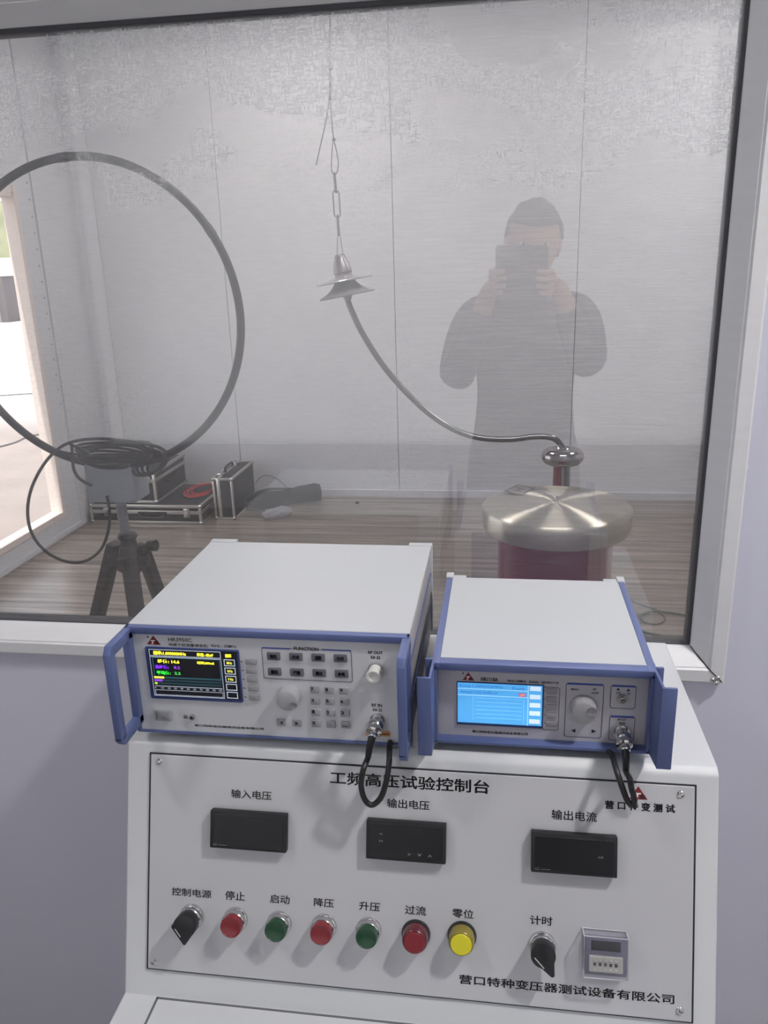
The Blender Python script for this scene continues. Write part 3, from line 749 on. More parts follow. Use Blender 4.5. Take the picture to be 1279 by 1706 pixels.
for j in range(4):
    for i in range(3):
        x = 515.8 + i * 24.3 + j * 1.0; y = 1143.8 + i * 1.0 + j * 18.8
        n_ = nums[j * 3 + i]
        cf = (.10, .40, .40, .90) if n_.isdigit() else ((.4, .5, .3, .42) if n_ == '.' else (.2, .8, .28, .38))
        key(IM, x, y, x + 16, y + 12, LKEY, rec, 'number_key', cap=n_, cf=cf, bold=.03)
# power rocker and phone jack
o = key(IM, 256, 1183, 285.5, 1202, mat('rocker_frame', (150, 152, 158), .4), rec, 'power_switch', h1=.003)
key(IM, 263, 1186, 281, 1199, mat('rocker', (130, 132, 138), .3), o, 'rocker', h0=.002, h1=.0045)
key(IM, 259.5, 1185.5, 262, 1198.5, mat('rocker_dark', (60, 60, 66), .4), o, 'rocker_slot', h0=.002, h1=.0034, r=.0003)
u, v = lo(320.5, 1194); Mj = IM @ Matrix.Translation((u, v, 0))
o = B(Mj).lathe([(.0040, 0), (.0040, .002), (.0032, .0028), (.0018, .0028), (.0018, .0006), (0, .0006)], 20).obj('phone_jack', CHROME, rec)
B(Mj).lathe([(.0018, .0007), (0, .0008)], 12).obj('jack_hole', INK, o)
u, v = lo(309, 1194)
B(IM).text('Ω', u - .0022, u + .0022, v - .0022, v + .0022, .0003, .03).obj('phones_symbol', INK, rec, smooth=0)
# connectors
def ring_print(M, px, py, rpx, parent):
    u, v = on_frame(M, px, py); r = rpx * .81 / F
    A = [(math.cos(math.radians(a)), math.sin(math.radians(a))) for a in range(-20, 201, 10)]
    k = B(M); n = len(A)
    k.flat([Vector((u + r * x, v + r * y, .0003)) for x, y in A] + [Vector((u + (r - .0016) * x, v + (r - .0016) * y, .0003)) for x, y in A], [(i, i + 1, n + i + 1, n + i) for i in range(n - 1)])
    k.obj('blue_ring', BLUEP, parent, smooth=0); return u, v
u, v = ring_print(IM, 625.8, 1114.5, 14.5, rec)
Mc = IM @ Matrix.Translation((u, v, 0))
o = B(Mc).lathe([(.0088, 0), (.0088, .002), (.0070, .002), (.0070, .005)], 24).obj('output_connector', CHROME, rec)
B(Mc).lathe([(.0074, .003), (.0074, .016), (.0082, .0165), (.0082, .018), (.0070, .0188), (.0052, .0186), (.0050, .0172), (0, .0172)], 32).obj('dust_cap', mat('white_cap', (214, 214, 210), .35), o, label='white plastic dust cap')
u, v = ring_print(IM, 628.8, 1199, 14.5, rec)
Mc = IM @ Matrix.Translation((u, v, 0)); INC = (u, v)
B(Mc).lathe([(.0088, 0), (.0088, .002), (.0072, .002), (.0072, .009), (0, .009)], 24).obj('input_connector', CHROME, rec)
u0, v1 = lo(608.5, 1216.5, .0002); u1, v0 = lo(650.5, 1227.5, .0002)
st = B(IM).prism(rounded(u0, u1, v0, v1, .001), 0, .0003).obj('warning_sticker', mat('orange_sticker', (196, 142, 92), .5), rec, label='small orange sticker below the input connector', smooth=0)
B(IM).text('CAL', u0 + .012, u1 - .002, v0 + .0014, v1 - .0014, .0005, .02).obj('sticker_text', mat('brown_print', (120, 66, 36), .5), st, smooth=0) if False else None
k = B(IM)
k.box(u0 + .0185, u1 - .0015, v0 + .0022, v0 + .0042, .0003, .0005).obj('sticker_band', mat('brown_print', (134, 78, 44), .5), st, smooth=0)

# ---------------- signal generator (right)
RX0, RX1, RY, RZ0, RZ1 = -.0735, .1730, .8145, EYE - .542, EYE - .4375
gen = thing('signal_generator', 'smaller white and blue bench instrument with a bright light-blue screen', 'signal generator', ((RX0 + RX1) / 2, .95, EYE - .553))
RC = .012; RM = iframe(0, RY + RC, 0); D = 1.072
k = B(); k.box(RX0 + .003, RX1 - .003, RY + .004, D, RZ0 + .001, RZ1 - .0015, .0015)
k2 = bmesh.new()
k.obj('side_case', SIDE, gen) if False else k.bm.free()
k = B(); k.box(RX0 + .0025, RX1 - .0025, RY + RC + .004, D, RZ0 + .001, RZ1 - .002, .0015); k.obj('side_case', BLUE, gen)
B().box(RX0 + .0085, RX1 - .0085, RY + .010, D - .001, RZ1 - .003, RZ1 - .0004, .0008, 1).obj('top_cover', COVER, gen)
for s0, s1 in ((RX0 + .0005, RX0 + .009), (RX1 - .009, RX1 - .0005)):
    B().box(s0, s1, RY - .001, D - .004, RZ1 - .006, RZ1 + .0002, .0008).obj('side_rail', BLUE, gen)
    B().box(s0 - .001, s1 + .001, D - .006, D + .012, RZ0 + .003, RZ1 + .002, .001).obj('rear_corner', COVER, gen)
for s0, s1 in ((RX0 + .009, RX0 + .028), (RX1 - .028, RX1 - .009)): B().box(s0, s1, D - .001, D + .008, RZ0 + .004, RZ1 - .0005, .001).obj('rear_bracket', COVER, gen)
for xx in (RX0 + .03, RX1 - .03):
    for yy in (RY + .04, D - .05): B().lathe([(.009, 0), (.010, .0112)], 16, Matrix.Translation((xx, yy, RZ0 - .0112))).obj('foot', BLACKP, gen)
B(RM).box(RX0 + .002, RX1 - .002, RZ0 + .002, RZ1 - .003, -.004, 0, .0005, 1).obj('front_panel', FACE2, gen)
OM = iframe(0, RY, 0)
k = B(OM)
k.box(RX0, RX1, RZ1 - .0095, RZ1, -RC - .002, .0005, .001); k.box(RX0, RX1, RZ0, RZ0 + .0042, -RC - .002, .0005, .0008)
k.box(RX0, RX0 + .006, RZ0, RZ1, -RC - .002, .0005, .001); k.box(RX1 - .006, RX1, RZ0, RZ1, -RC - .002, .0005, .001)
k.obj('front_frame', BLUE, gen)
for sg in (-1, 1):
    xo = RX0 if sg < 0 else RX1
    xin = xo + .003 if sg < 0 else xo - .003
    k = B(Matrix(((0, 0, 1, 0), (-1, 0, 0, RY), (0, 1, 0, 0), (0, 0, 0, 1))))
    k.prism([(-.02, RZ0 + .001), (0, RZ0 + .001), (.040, RZ0 + .011), (.0425, RZ0 + .013), (.0425, RZ1 + .003), (.040, RZ1 + .004), (.0, RZ1), (-.02, RZ1)], min(xo, xin), max(xo, xin), .0005)
    k2 = B(OM)
    a, c = (xo - .0125, xo + .003) if sg < 0 else (xo - .003, xo + .0125)
    k2.box(a, c, RZ0 + .011, RZ1 + .004, .040, .0435, .0008)
    a, c = (xo - .008, xo) if sg < 0 else (xo, xo + .008)
    k2.box(a, c, RZ0 + .004, RZ1 + .001, -.010, -.006, .0008)
    me = bpy.data.meshes.new('t'); k2.bm.to_mesh(me); me.transform(k.M.inverted() @ k2.M); k.bm.from_mesh(me); bpy.data.meshes.remove(me); k2.bm.free()
    k.obj('handle', BLUE, gen)
ro = lambda x, y, h=0.: on_frame(RM, x, y, h)
lg = logo(RM, gen, [ro(780, 1119.7), ro(770.5, 1132.5), ro(790, 1134)], .0002)
u, v = ro(771.2, 1121.5); B(RM @ Matrix.Translation((u, v, 0))).lathe([(.0011, .0002), (.0011, .0004)], 12).obj('logo_dot', LOGO, lg)
for s_, x0, y0, x1, y1, bo in (('HR1110A', 801, 1128, 829.5, 1136, .03), ('9kHz~30MHz', 845, 1132, 876, 1137.5, .02), ('SIGNAL  GENERATOR', 881, 1134, 931, 1140, .02),
    ('营口特种变压器测试设备有限公司', 786.5, 1216, 879, 1225.5, .015), ('MENU', 951, 1146.5, 964, 1150.5, .02), ('RF', 988, 1146.5, 993, 1150.5, .02), ('ON/OFF', 984.5, 1152.5, 997, 1156.5, .02),
    ('OFF', 1026, 1152.5, 1033.5, 1156.5, .02), ('ON', 1044, 1154, 1049.5, 1158, .02), ('RF OUT', 1029, 1197, 1043, 1201, .02), ('50Ω', 1031, 1203, 1041, 1207.5, .02)):
    ptext(s_, x0, y0, x1, y1, bo, h=.0002, parent=gen, M=RM)
u0, v1 = ro(760.5, 1135.5, .0015); u1, v0 = ro(904, 1214.5, .0015)
sc = B(RM).box(u0, u1, v0, v1, 0, .0015, .0004, 1).obj('screen_bezel', mat('screen_bezel_navy', (38, 58, 110), .35), gen)
u0, v1 = ro(762, 1137, .002); u1, v0 = ro(901.5, 1210, .002)
B(RM).box(u0, u1, v0, v1, .001, .0018).obj('screen', mat('lcd_blue', (88, 176, 240), .3, emis=.62), sc, smooth=0)
SU, SV, SW, SH = u0, v1, u1 - u0, v1 - v0
def r2(x0, y0, x1, y1, m, z=.0021): B(RM).box(SU + x0 * SW, SU + x1 * SW, SV - y1 * SH, SV - y0 * SH, .0018, z).obj('screen_bar', m, sc, smooth=0)
def t2(s_, x0, y0, x1, y1, m, bold=0.): B(RM).text(s_, SU + x0 * SW, SU + x1 * SW, SV - y1 * SH, SV - y0 * SH, .0024, bold).obj('screen_text', m, sc, smooth=0)
LW = em('pale', (170, 220, 250), .8); LB = em('midblue', (60, 120, 190), .45); LWW = em('bright', (222, 236, 248), .8)
t2('Freq:1.000000MHz', .03, .035, .54, .115, LB); t2('Point:', .65, .045, .80, .115, LB); t2('Ampl:120.0dBuV', .03, .185, .48, .265, LB)
r2(.0, .135, .83, .15, LW); r2(0, .295, .83, .31, LW); r2(.83, .0, .84, 1, LW)
for j in range(6): r2(.21, .36 + j * .10, .76, .372 + j * .10, em('soft', (128, 200, 245), .65))
r2(.18, .33, .19, .93, MATS['lcd_soft']); r2(.78, .33, .79, .93, MATS['lcd_soft'])
r2(.725, .20, .805, .285, em('red', (220, 90, 110), .6)); t2('OFF', .735, .215, .795, .27, LWW)
for j in range(5):
    r2(.855, .02 + j * .205, .98, .125 + j * .205, LWW); t2(('Freq', 'MHz', 'kHz', 'Hz', '')[j] or '-', .88, .045 + j * .205, .95, .1 + j * .205, LW) if j < 4 else None
outline(RM, 905, 1144, 929.8, 1217, gen, top=False, m=INK, w=.0005)
for j in range(5):
    y = 1147.5 + j * 13.4
    key(RM, 909.5, y, 927.5, y + 10.5, mat('mid_key', (138, 136, 142), .5), gen, 'soft_key', h1=.0014)
    u, v = ro(907, y + 3); B(RM).box(u - .0008, u + .0008, v - .0003, v + .0003, 0, .0003).obj('key_dash', LOGO, gen, smooth=0)
outline(RM, 942.9, 1137, 1001, 1230, gen, m=INK); outline(RM, 1017.5, 1140.5, 1057.5, 1181.5, gen, m=INK); outline(RM, 1015.5, 1191.5, 1055, 1235, gen, m=INK)
knob(RM, 973, 1189.5, 24, .016, gen, (985.5, 1185.5, 8.5), mat('knob_grey2', (150, 150, 154), .4))
for x, lft in ((951, True), (985.5, False)):
    u0, v1 = ro(x, 1213.8 + (0 if lft else 1)); u1, v0 = ro(x + 7, 1220.5 + (0 if lft else 1)); vm = (v0 + v1) / 2
    B(RM).prism([(u0, vm), (u1, v0), (u1, v1)] if lft else [(u0, v0), (u1, vm), (u0, v1)], 0, .0003).obj('arrow_mark', INK, gen, smooth=0)
for x, y in ((1029.5, 1148), (1046.5, 1149.5)):
    u, v = ro(x, y); B(RM).prism([(u - .002, v - .0014), (u + .002, v - .0014), (u, v + .0018)], 0, .0003).obj('arrow_mark', INK, gen, smooth=0)
u, v = ro(1037, 1167, .004); Mp = RM @ Matrix.Translation((u, v, 0))
o = B(Mp).lathe([(.0062, 0), (.0062, .0015), (.0055, .0025), (.0045, .0025), (.0045, .0018), (0, .0018)], 28).obj('power_button', CHROME, gen)
B(Mp).lathe([(.0040, .0018), (.0038, .0045), (.0028, .005), (.0026, .0044), (.0015, .0044), (.0013, .005), (0, .005)], 24).obj('button_cap', STEEL, o)
u, v = ro(1035.5, 1221, .002); Mc = RM @ Matrix.Translation((u, v, 0)); OUTC = (u, v)
B(Mc).lathe([(.0092, 0), (.0092, .002), (.0075, .0022), (.0075, .011), (0, .011)], 24).obj('output_connector', CHROME, gen)

# ---------------- coaxial leads
def lead(M, uv, path, under, label, tilt):
    t = thing('coaxial_lead', label, 'cable', M @ Vector((uv[0], uv[1], .01)))
    o = M @ Vector((uv[0], uv[1], .009)); ax_ = (M.to_3x3() @ Vector((0, 0, 1)) + Vector((tilt, 0, -.30))).normalized()
    T = Matrix.Translation(o) @ ax_.to_track_quat('Z', 'Y').to_matrix().to_4x4()
    B(T).lathe([(.0076, -.001), (.0092, 0), (.0092, .006), (.0086, .007), (.0092, .008), (.0092, .013), (.0070, .0145), (.0056, .015), (.0056, .020), (.0046, .021), (0, .021)], 28).obj('plug', CHROME, t)
    q = T @ Vector((0, 0, .019)); q2 = T @ Vector((0, 0, .027)) + Vector((tilt * .03, 0, -.020))
    B().tube([q, q + (q2 - q) * .45 + Vector((0, -.002, .003)), q2], lambda s_: .0048 - .0014 * s_, 12).obj('boot', BLACKP, t)
    pts = [q + (q2 - q) * .6, q2]
    for x, y, dd in path: pts.append(onY(x, y, dd))
    pts += [Vector(p_) for p_ in under]
    B().tube(pts, .0033, 12, 5).obj('cord', BLACKC, t)
lead(IM, INC, [(604.5, 1284, .757), (601.5, 1310, .757), (608, 1333, .757), (620, 1341, .757), (634, 1329, .757), (643, 1303, .76), (648, 1270, .768), (649, 1240, .80)], [(-.123, .84, EYE - .5475), (-.12, .95, EYE - .549), (-.115, 1.09, EYE - .549)],
     'black coaxial lead looping over the console title from the larger instrument', -.12)
lead(RM, OUTC, [(1049, 1298, .762), (1051.5, 1312, .762), (1056.5, 1332, .762), (1052, 1341, .762), (1044, 1332, .764), (1034, 1305, .766), (1026, 1281, .776), (1019, 1258, .80)], [(.126, .84, EYE - .5475), (.125, .95, EYE - .549), (.12, 1.06, EYE - .549)],
     'black coaxial lead in a narrow loop by the red emblem, from the smaller instrument', .03)

# ================================================================== BEHIND THE GLASS
# ---------------- tripod
TX, TY = -.877, 1.70
tri = thing('tripod', 'black tripod with a grey centre column standing behind the window on the left', 'tripod', (TX, TY, 0))
DARK = mat('tripod_black', (28, 28, 33), .5)
zA = EYE - .635
B().cyl((TX, TY, zA), (TX - .003, TY, EYE - .519), .0115, .0125).obj('column', mat('column_grey', (140, 142, 148), .4, .3), tri)
Tt = Matrix.Translation((TX + .003, TY, EYE - .612))
B(Tt).lathe([(.012, -.008), (.020, -.006), (.0245, 0), (.020, .007), (.012, .009)], 24).obj('collar', DARK, tri)
k = B(); k.lathe([(.016, .035), (.019, .03), (.022, .0), (.030, -.012), (.030, -.04), (.018, -.05)], 20, Matrix.Translation((TX + .004, TY, EYE - .655)))
for a in (195, 345, 270): 
    c, s_ = math.cos(math.radians(a)), math.sin(math.radians(a))
    k.box(0, .05, -.013, .013, -.045, -.012, .005, T=Matrix.Translation((TX + .004, TY, EYE - .64)) @ Matrix.Rotation(math.radians(a), 4, 'Z'))
k.obj('crown', DARK, tri)
k = B(); k.cyl((TX + .03, TY, EYE - .637), (TX + .062, TY - .005, EYE - .632), .004, .004); k.cyl((TX + .056, TY - .005, EYE - .633), (TX + .076, TY - .008, EYE - .631), .0125, .0135, 14); k.obj('lock_knob', BLACKP, tri)
for top, aim in ((onY(190, 912, 1.71), onY(163, 1024, 1.735)), (onY(237, 915, 1.71), onY(264, 990, 1.735)), (onY(213, 918, 1.685), onY(228, 1024, 1.648))):
    d = aim - top; d = d / abs(d.z); bot = top + d * (top.z - .012)
    L_ = (bot - top); n = L_.normalized(); side = n.cross(Vector((0, 0, 1))).normalized(); fwd = side.cross(n)
    Tl = frame(top, side, fwd, n); LL = L_.length
    lg_ = B(Tl).box(-.0195, .0195, -.012, .012, -.012, LL * .44, .004).obj('leg', DARK, tri)
    B(Tl).box(-.013, .013, -.008, .008, LL * .40, LL * .74, .003).obj('leg_section', DARK, lg_)
    B(Tl).box(-.010, .010, -.006, .006, LL * .70, LL * .99, .002).obj('leg_section', DARK, lg_)
    B(Tl).box(-.019, .019, -.013, .013, LL * .415, LL * .45, .003).obj('leg_clamp', BLACKP, lg_)
    B(Tl).lathe([(.010, LL * .975), (.013, LL * .985), (.012, LL)], 12).obj('rubber_foot', BLACKP, lg_)
# ---------------- loop antenna
ant = thing('loop_antenna', 'large black ring antenna with a grey box at its foot, mounted on the tripod', 'antenna', (TX - .003, TY, EYE - .519))
RCx, RCz, RR = -.882, EYE - .110, .3295
Mr = Matrix.Translation((RCx, TY, RCz)) @ Matrix.Rotation(PI / 2, 4, 'X')
B(Mr).torus(RR, .0088, seg=96, sub=14).obj('ring', mat('antenna_black', (26, 26, 29), .5, noise=.2, nscale=30), ant)
k = B()
for a in (30, 92, 150, 205): 
    c, s_ = math.cos(math.radians(a)), math.sin(math.radians(a)); c2, s2 = math.cos(math.radians(a + 4)), math.sin(math.radians(a + 4))
    k.cyl((RCx + RR * c, TY, RCz + RR * s_), (RCx + RR * c2, TY, RCz + RR * s2), .0096, .0096, 14)
k.obj('ring_sleeve', mat('worn_sleeve', (48, 48, 52), .5), ant)
BOXG = mat('antenna_box_grey', (150, 156, 161), .45)
bp = B().box(-.940, -.824, TY - .035, TY + .045, EYE - .519, EYE - .428, .004).obj('amplifier_box', BOXG, ant)
k = B()
for (x, z) in ((-.934, EYE - .513), (-.830, EYE - .513), (-.934, EYE - .434), (-.830, EYE - .434)): k.lathe([(.0028, 0), (.0026, .001), (0, .0013)], 10, Matrix.Translation((x, TY - .035, z)) @ Matrix.Rotation(PI / 2, 4, 'X'))
k.obj('box_screw', STEEL, bp)
B().box(-.955, -.808, TY - .02, TY + .02, EYE - .436, EYE - .415, .006).obj('ring_clamp', DARK, ant)
# ---------------- its cable, wound over the box and hanging in a loop
cab = thing('antenna_cable', 'thin black cable wound over the antenna foot and hanging in a wide loop', 'cable', (-.88, TY - .03, EYE - .42))
k = B(); random.seed(3)
for i in range(7):
    zc = EYE - .422 + i * .0046; a_ = .082 + .006 * random.uniform(-1, 1); ph = random.uniform(-.2, .2)
    pts = []
    for j in range(14):
        an = 2 * PI * j / 14
        pts.append((-.872 + a_ * 1.05 * math.cos(an), TY - .012 + (.024 + .0015 * i) * math.sin(an), zc + .010 * math.sin(an + ph) + .004 * math.cos(2 * an + i)))
    k.tube(pts, .0034, 8, 4, closed=True)
k.obj('wound_turns', BLACKC, cab)
k = B()
for i in range(4):
    cxx, cyy, czz = -.787 + i * .003, TY - .03 + .01 * i, EYE - .425 - i * .003; rr = .034 - .004 * i
    k.tube([(cxx + rr * 1.15 * math.cos(2 * PI * j / 10), cyy + .006 * math.sin(2 * PI * j / 10), czz + rr * .75 * math.sin(2 * PI * j / 10) + .012 * math.cos(2 * PI * j / 10)) for j in range(10)], .0032, 8, 4, closed=True)
k.obj('small_coil', BLACKC, cab)
yl = TY - .05
B().tube([onY(x, y, yl) for x, y in ((276, 752), (262, 744), (235, 738), (205, 734), (165, 731), (125, 735), (98, 747), (72, 775), (52, 815), (46, 855), (55, 893), (82, 923), (118, 937), (148, 932), (170, 912), (181, 880), (182, 850), (178, 826))], .0036, 10, 6).obj('hanging_loop', BLACKC, cab)
B().tube([onY(x, y, yl) for x, y in ((120, 742), (121, 765), (123, 782), (131, 796), (144, 805), (153, 809))], .0036, 10, 5).obj('short_lead', BLACKC, cab)
B().tube([onY(x, y, yl) for x, y in ((112, 738), (128, 745), (150, 757), (120, 756), (100, 752))], .0032, 8, 5).obj('short_lead', BLACKC, cab)

# ---------------- flight cases in the far left corner
CB = mat('case_black', (28, 29, 33), .45, noise=.25, nscale=60); CE_ = mat('case_aluminium', (206, 202, 192), .3, .85)
def case(name, label, x0, x1, y0, y1, z0, z1, split='z', sp=.62, handle=None, group=None):
    t = thing(name, label, 'case', ((x0 + x1) / 2, (y0 + y1) / 2, z0), group=group)
    e = .017 if x1 - x0 > .2 else .014
    B().box(x0 + .003, x1 - .003, y0 + .003, y1 - .003, z0 + .003, z1 - .003, .002).obj('shell', CB, t)
    k = B()
    for xx in (x0, x1 - e):
        for yy in (y0, y1 - e): k.box(xx, xx + e, yy, yy + e, z0, z1, .002)
    for zz in (z0, z1 - e):
        for yy in (y0, y1 - e): k.box(x0, x1, yy, yy + e, zz, zz + e, .002)
        for xx in (x0, x1 - e): k.box(xx, xx + e, y0, y1, zz, zz + e, .002)
    k.obj('edge_profile', CE_, t)
    k = B(); 
    if split == 'z':
        zz = z0 + (z1 - z0) * sp; k.box(x0 - .001, x1 + .001, y0 - .001, y1 + .001, zz - .011, zz + .011, .002)
    else:
        xx = x0 + (x1 - x0) * sp; k.box(xx - .011, xx + .011, y0 - .001, y1 + .001, z0 - .0, z1 + .001, .002)
    k.obj('lid_profile', CE_, t)
    k = B()
    for xx in (x0, x1):
        for yy in (y0, y1):
            for zz in (z0 + .0, z1): k.ball((xx + (.008 if xx == x0 else -.008), yy + (.008 if yy == y0 else -.008), zz + (.008 if zz == z0 else -.008)), .014, u=10, v=8)
    for v_ in k.bm.verts: v_.co.z = max(v_.co.z, z0 + .0005)
    k.obj('corner_ball', CHROME, t)
    return t
t = case('flight_case', 'flat black flight case lying on the floor under a smaller case, with two front latches', -2.485, -1.772, 4.40, 4.90, 0, .118)
for x in (-2.37, -1.86): B().box(x - .02, x + .02, 4.388, 4.402, .045, .100, .003).obj('latch', CHROME, t)
k = B(); k.tube([(-2.16, 4.392, .062), (-2.14, 4.378, .050), (-2.08, 4.374, .046), (-2.02, 4.378, .050), (-2.00, 4.392, .062)], .007, 8); k.box(-2.17, -1.99, 4.39, 4.399, .058, .078, .002); k.obj('handle', BLACKP, t)
t = case('flight_case', 'black box-shaped flight case standing on top of the flat one, behind the antenna box', -2.46, -2.055, 4.43, 4.98 - .06, .1205, .1205 + .195, 'z', .72)
B().box(-2.12, -2.08, 4.420, 4.431, .25, .29, .003).obj('latch', CHROME, t)
k = B(); k.tube([(-2.052, 4.57, .235), (-2.035, 4.59, .225), (-2.035, 4.75, .225), (-2.052, 4.77, .235)], .007, 8); k.obj('handle', BLACKP, t)
t = case('flight_case', 'black briefcase-like flight case standing upright on the floor, handle on top', -1.725, -1.598, 4.50, 4.94, 0, .262, 'x', .30)
for y in (4.58, 4.86): B().box(-1.71, -1.665, y - .02, y + .02, .260, .276, .003).obj('latch', CHROME, t)
k = B(); k.tube([(-1.687, 4.65, .262), (-1.687, 4.66, .290), (-1.687, 4.78, .290), (-1.687, 4.79, .262)], .008, 8); k.obj('handle', BLACKP, t)
RL = mat('red_lead', (190, 52, 56), .45)
k = B()
for i in range(3):
    k.tube([(-1.89 + (.085 - .012 * i) * math.cos(2 * PI * j / 12) + .012 * i, 4.70 + (.15 - .02 * i) * math.sin(2 * PI * j / 12), .1275 + .005 * i) for j in range(12)], .0045, 8, 4, closed=True)
k.tube([(-1.95, 4.60, .128), (-1.88, 4.55, .128), (-1.80, 4.62, .128)], .0045, 8, 4)
tag(k.obj('test_lead', RL), 'red test lead coiled on top of the flat flight case', 'cable')
# ---------------- black bag, clear bag, wall socket lead
bag = thing('tripod_bag', 'long black padded bag lying on the floor beside the upright case', 'bag', (-1.36, 4.78, 0))
FAB = mat('black_fabric', (20, 20, 23), .85, bump=.4, bscale=150)
ax0, ax1 = Vector((-1.575, 4.66, .055)), Vector((-1.17, 4.93, .062))
d = (ax1 - ax0).normalized(); sd = d.cross(Vector((0, 0, 1))).normalized()
Tb = frame(ax0, sd, Vector((0, 0, 1)), d); LL = (ax1 - ax0).length
t_ = bmesh.new(); rings = []
for i, (w, h_, tw_) in enumerate(((.030, .030, 0), (.062, .048, .1), (.070, .052, .15), (.060, .046, 0), (.050, .036, -.1), (.048, .040, .1), (.058, .052, .3), (.060, .054, .35), (.058, .052, .35))):
    z = LL * i / 8; ring = []
    for j in range(16):
        a = 2 * PI * j / 16; sx = abs(math.cos(a)) ** .6 * (1 if math.cos(a) >= 0 else -1); sy = abs(math.sin(a)) ** .6 * (1 if math.sin(a) >= 0 else -1)
        x, y = w * sx, max(-.05, h_ * sy + .006 * math.sin(5 * a + i))
        ring.append(t_.verts.new((x, y, z)))
    rings.append(ring)
for A, C in zip(rings, rings[1:]):
    for j in range(16): t_.faces.new((A[j], A[(j + 1) % 16], C[(j + 1) % 16], C[j]))
t_.faces.new(rings[0]); t_.faces.new(rings[-1]); bmesh.ops.recalc_face_normals(t_, faces=t_.faces[:])
k = B(Tb); k._add(t_); k.obj('bag_body', FAB, bag, smooth=60)
k = B(Tb); k.torus(.056, .006, (0, 0, 0), T=Matrix.Translation((0, .0, LL * .33)) @ Matrix.Scale(.80, 4, (0, 1, 0)), seg=20, sub=8); k.obj('strap', BLACKP, bag)
k = B(Tb); k.tube([(-.02, .045, LL * .1), (-.03, .062, LL * .3), (-.01, .055, LL * .5), (0, .05, LL * .62)], .007, 8); k.obj('carry_handle', BLACKP, bag)
t_ = bmesh.new(); bmesh.ops.create_icosphere(t_, subdivisions=3, radius=1)
random.seed(5)
from mathutils import noise as mn
for v_ in t_.verts:
    q = v_.co.copy(); f = 1 + .28 * mn.noise(q * 3.1); v_.co = Vector((q.x * .095 * f, q.y * .045 * f, max(-.030, q.z * .036 * f)))
k = B(Matrix.Translation((-1.345, 4.56, .031)) @ Matrix.Rotation(.75, 4, 'Z')); k._add(t_)
tag(k.obj('plastic_bag', glass_mat('crumpled_film', 1.5, .12, (240, 240, 244), .35, (190, 192, 196)), smooth=0), 'crumpled clear plastic bag lying in front of the black bag', 'bag')
tag(B().tube([onY(x, y, 5.0) for x, y in ((425, 806), (434, 795), (448, 792), (462, 798), (474, 808), (482, 818))] + [Vector((-1.38, 4.985, .012)), Vector((-1.50, 4.97, .006))], .004, 8).obj('wall_cable', mat('grey_cable', (150, 150, 152), .5)), 'thin grey cable arching against the back wall behind the black bag', 'cable')
p = onZ(595, 837, .006)
tag(B().lathe([(.012, -.006), (.012, .004), (.006, .008), (0, .009)], 12, Matrix.Translation(p)).obj('floor_plug', BLACKP), 'tiny black plug on the floor in front of the back wall', 'plug')

# ---------------- suspended insulator
YI = 3.2
ins = thing('disc_insulator', 'brown-grey porcelain disc insulator with two sheds hanging from the chain', 'insulator', onY(572, 470, YI))
pc = onY(565, 424, YI); pe = onY(579.5, 497, YI); axd = (pe - pc).normalized()
Ti = frame(pc, axd.orthogonal().normalized(), axd.cross(axd.orthogonal().normalized()), axd)
s1 = (pe - pc).length / 74.
PORC = mat('glazed_porcelain', (158, 154, 157), .22, coat=.5)
def pr(l): return [(r * s1, z * s1) for r, z in l]
B(Ti).lathe(pr([(0, 0), (7, 0), (9, 2), (10, 8), (13, 13), (15.5, 24), (16.5, 30), (15.5, 32), (0, 32)]), 32).obj('iron_cap', mat('galvanised_iron', (165, 162, 162), .42, .7, noise=.25, nscale=40), ins)
B(Ti).lathe(pr([(14, 31), (15, 36), (24, 38.5), (38, 41), (49, 43.5), (50, 44.6), (48.5, 45.5), (38, 45), (24, 44.5), (18, 45.5), (21, 50), (27, 56), (37, 62), (47, 66), (49.5, 68), (48.5, 69.5), (42, 68.5), (30, 67), (14, 66), (0, 66)]), 56).obj('porcelain_body', PORC, ins, smooth=60)
B(Ti).lathe(pr([(8, 64), (8, 71), (7, 73), (7, 76), (0, 76)]), 20).obj('pin', STEEL, ins)
k = B(Ti); k.cyl((-10.5 * s1, 0, 5 * s1), (10.5 * s1, 0, 5 * s1), 2.2 * s1); k.obj('cotter_pin', STEEL, ins)
ch = thing('chain', 'short steel chain of long links holding the insulator', 'chain', onY(560, 340, YI))
CHM = mat('chain_steel', (165, 165, 168), .3, .9)
def link_(px0, py0, px1, py1, wpx, edge):
    a, c = onY(px0, py0, YI), onY(px1, py1, YI); d = (c - a); l = d.length; d.normalize()
    w = wpx * 3.2 / F / 2
    lat = Vector((0, 1, 0)) if edge else d.cross(Vector((0, 1, 0))).normalized()
    pts = []
    for i in range(7): an = PI * i / 6; pts.append(a + d * (w - w * math.sin(an)) + lat * (w * math.cos(an)))
    for i in range(7): an = PI * i / 6; pts.append(c - d * (w - w * math.sin(an)) - lat * (w * math.cos(an)))
    B().tube(pts, .0030, 8, closed=True, smooth=False).obj('link', CHM, ch)
link_(556.5, 287, 559.5, 321, 10, True); link_(559, 317, 562, 362, 10, False); link_(561.5, 358, 564.5, 392, 10, True)
B().tube([onY(x, y, YI) for x, y in ((562, 425), (561.5, 405), (563.5, 388), (566.5, 392), (568, 405), (572, 427))], .0016, 6).obj('tie_wire', CHM, ch)
rp = thing('suspension_rope', 'thin grey knotted rope with a loose tail, hanging above the chain', 'rope', onY(549, 0, YI))
ROPE = mat('rope_grey', (104, 102, 106), .8)
zt_ = onY(549, 0, YI); 
B().tube([(zt_.x - .01, YI, ZC), onY(548, 0, YI), onY(549, 60, YI), onY(550, 116, YI), onY(551, 180, YI), onY(555.5, 233, YI)], .0022, 6).obj('rope', ROPE, rp)
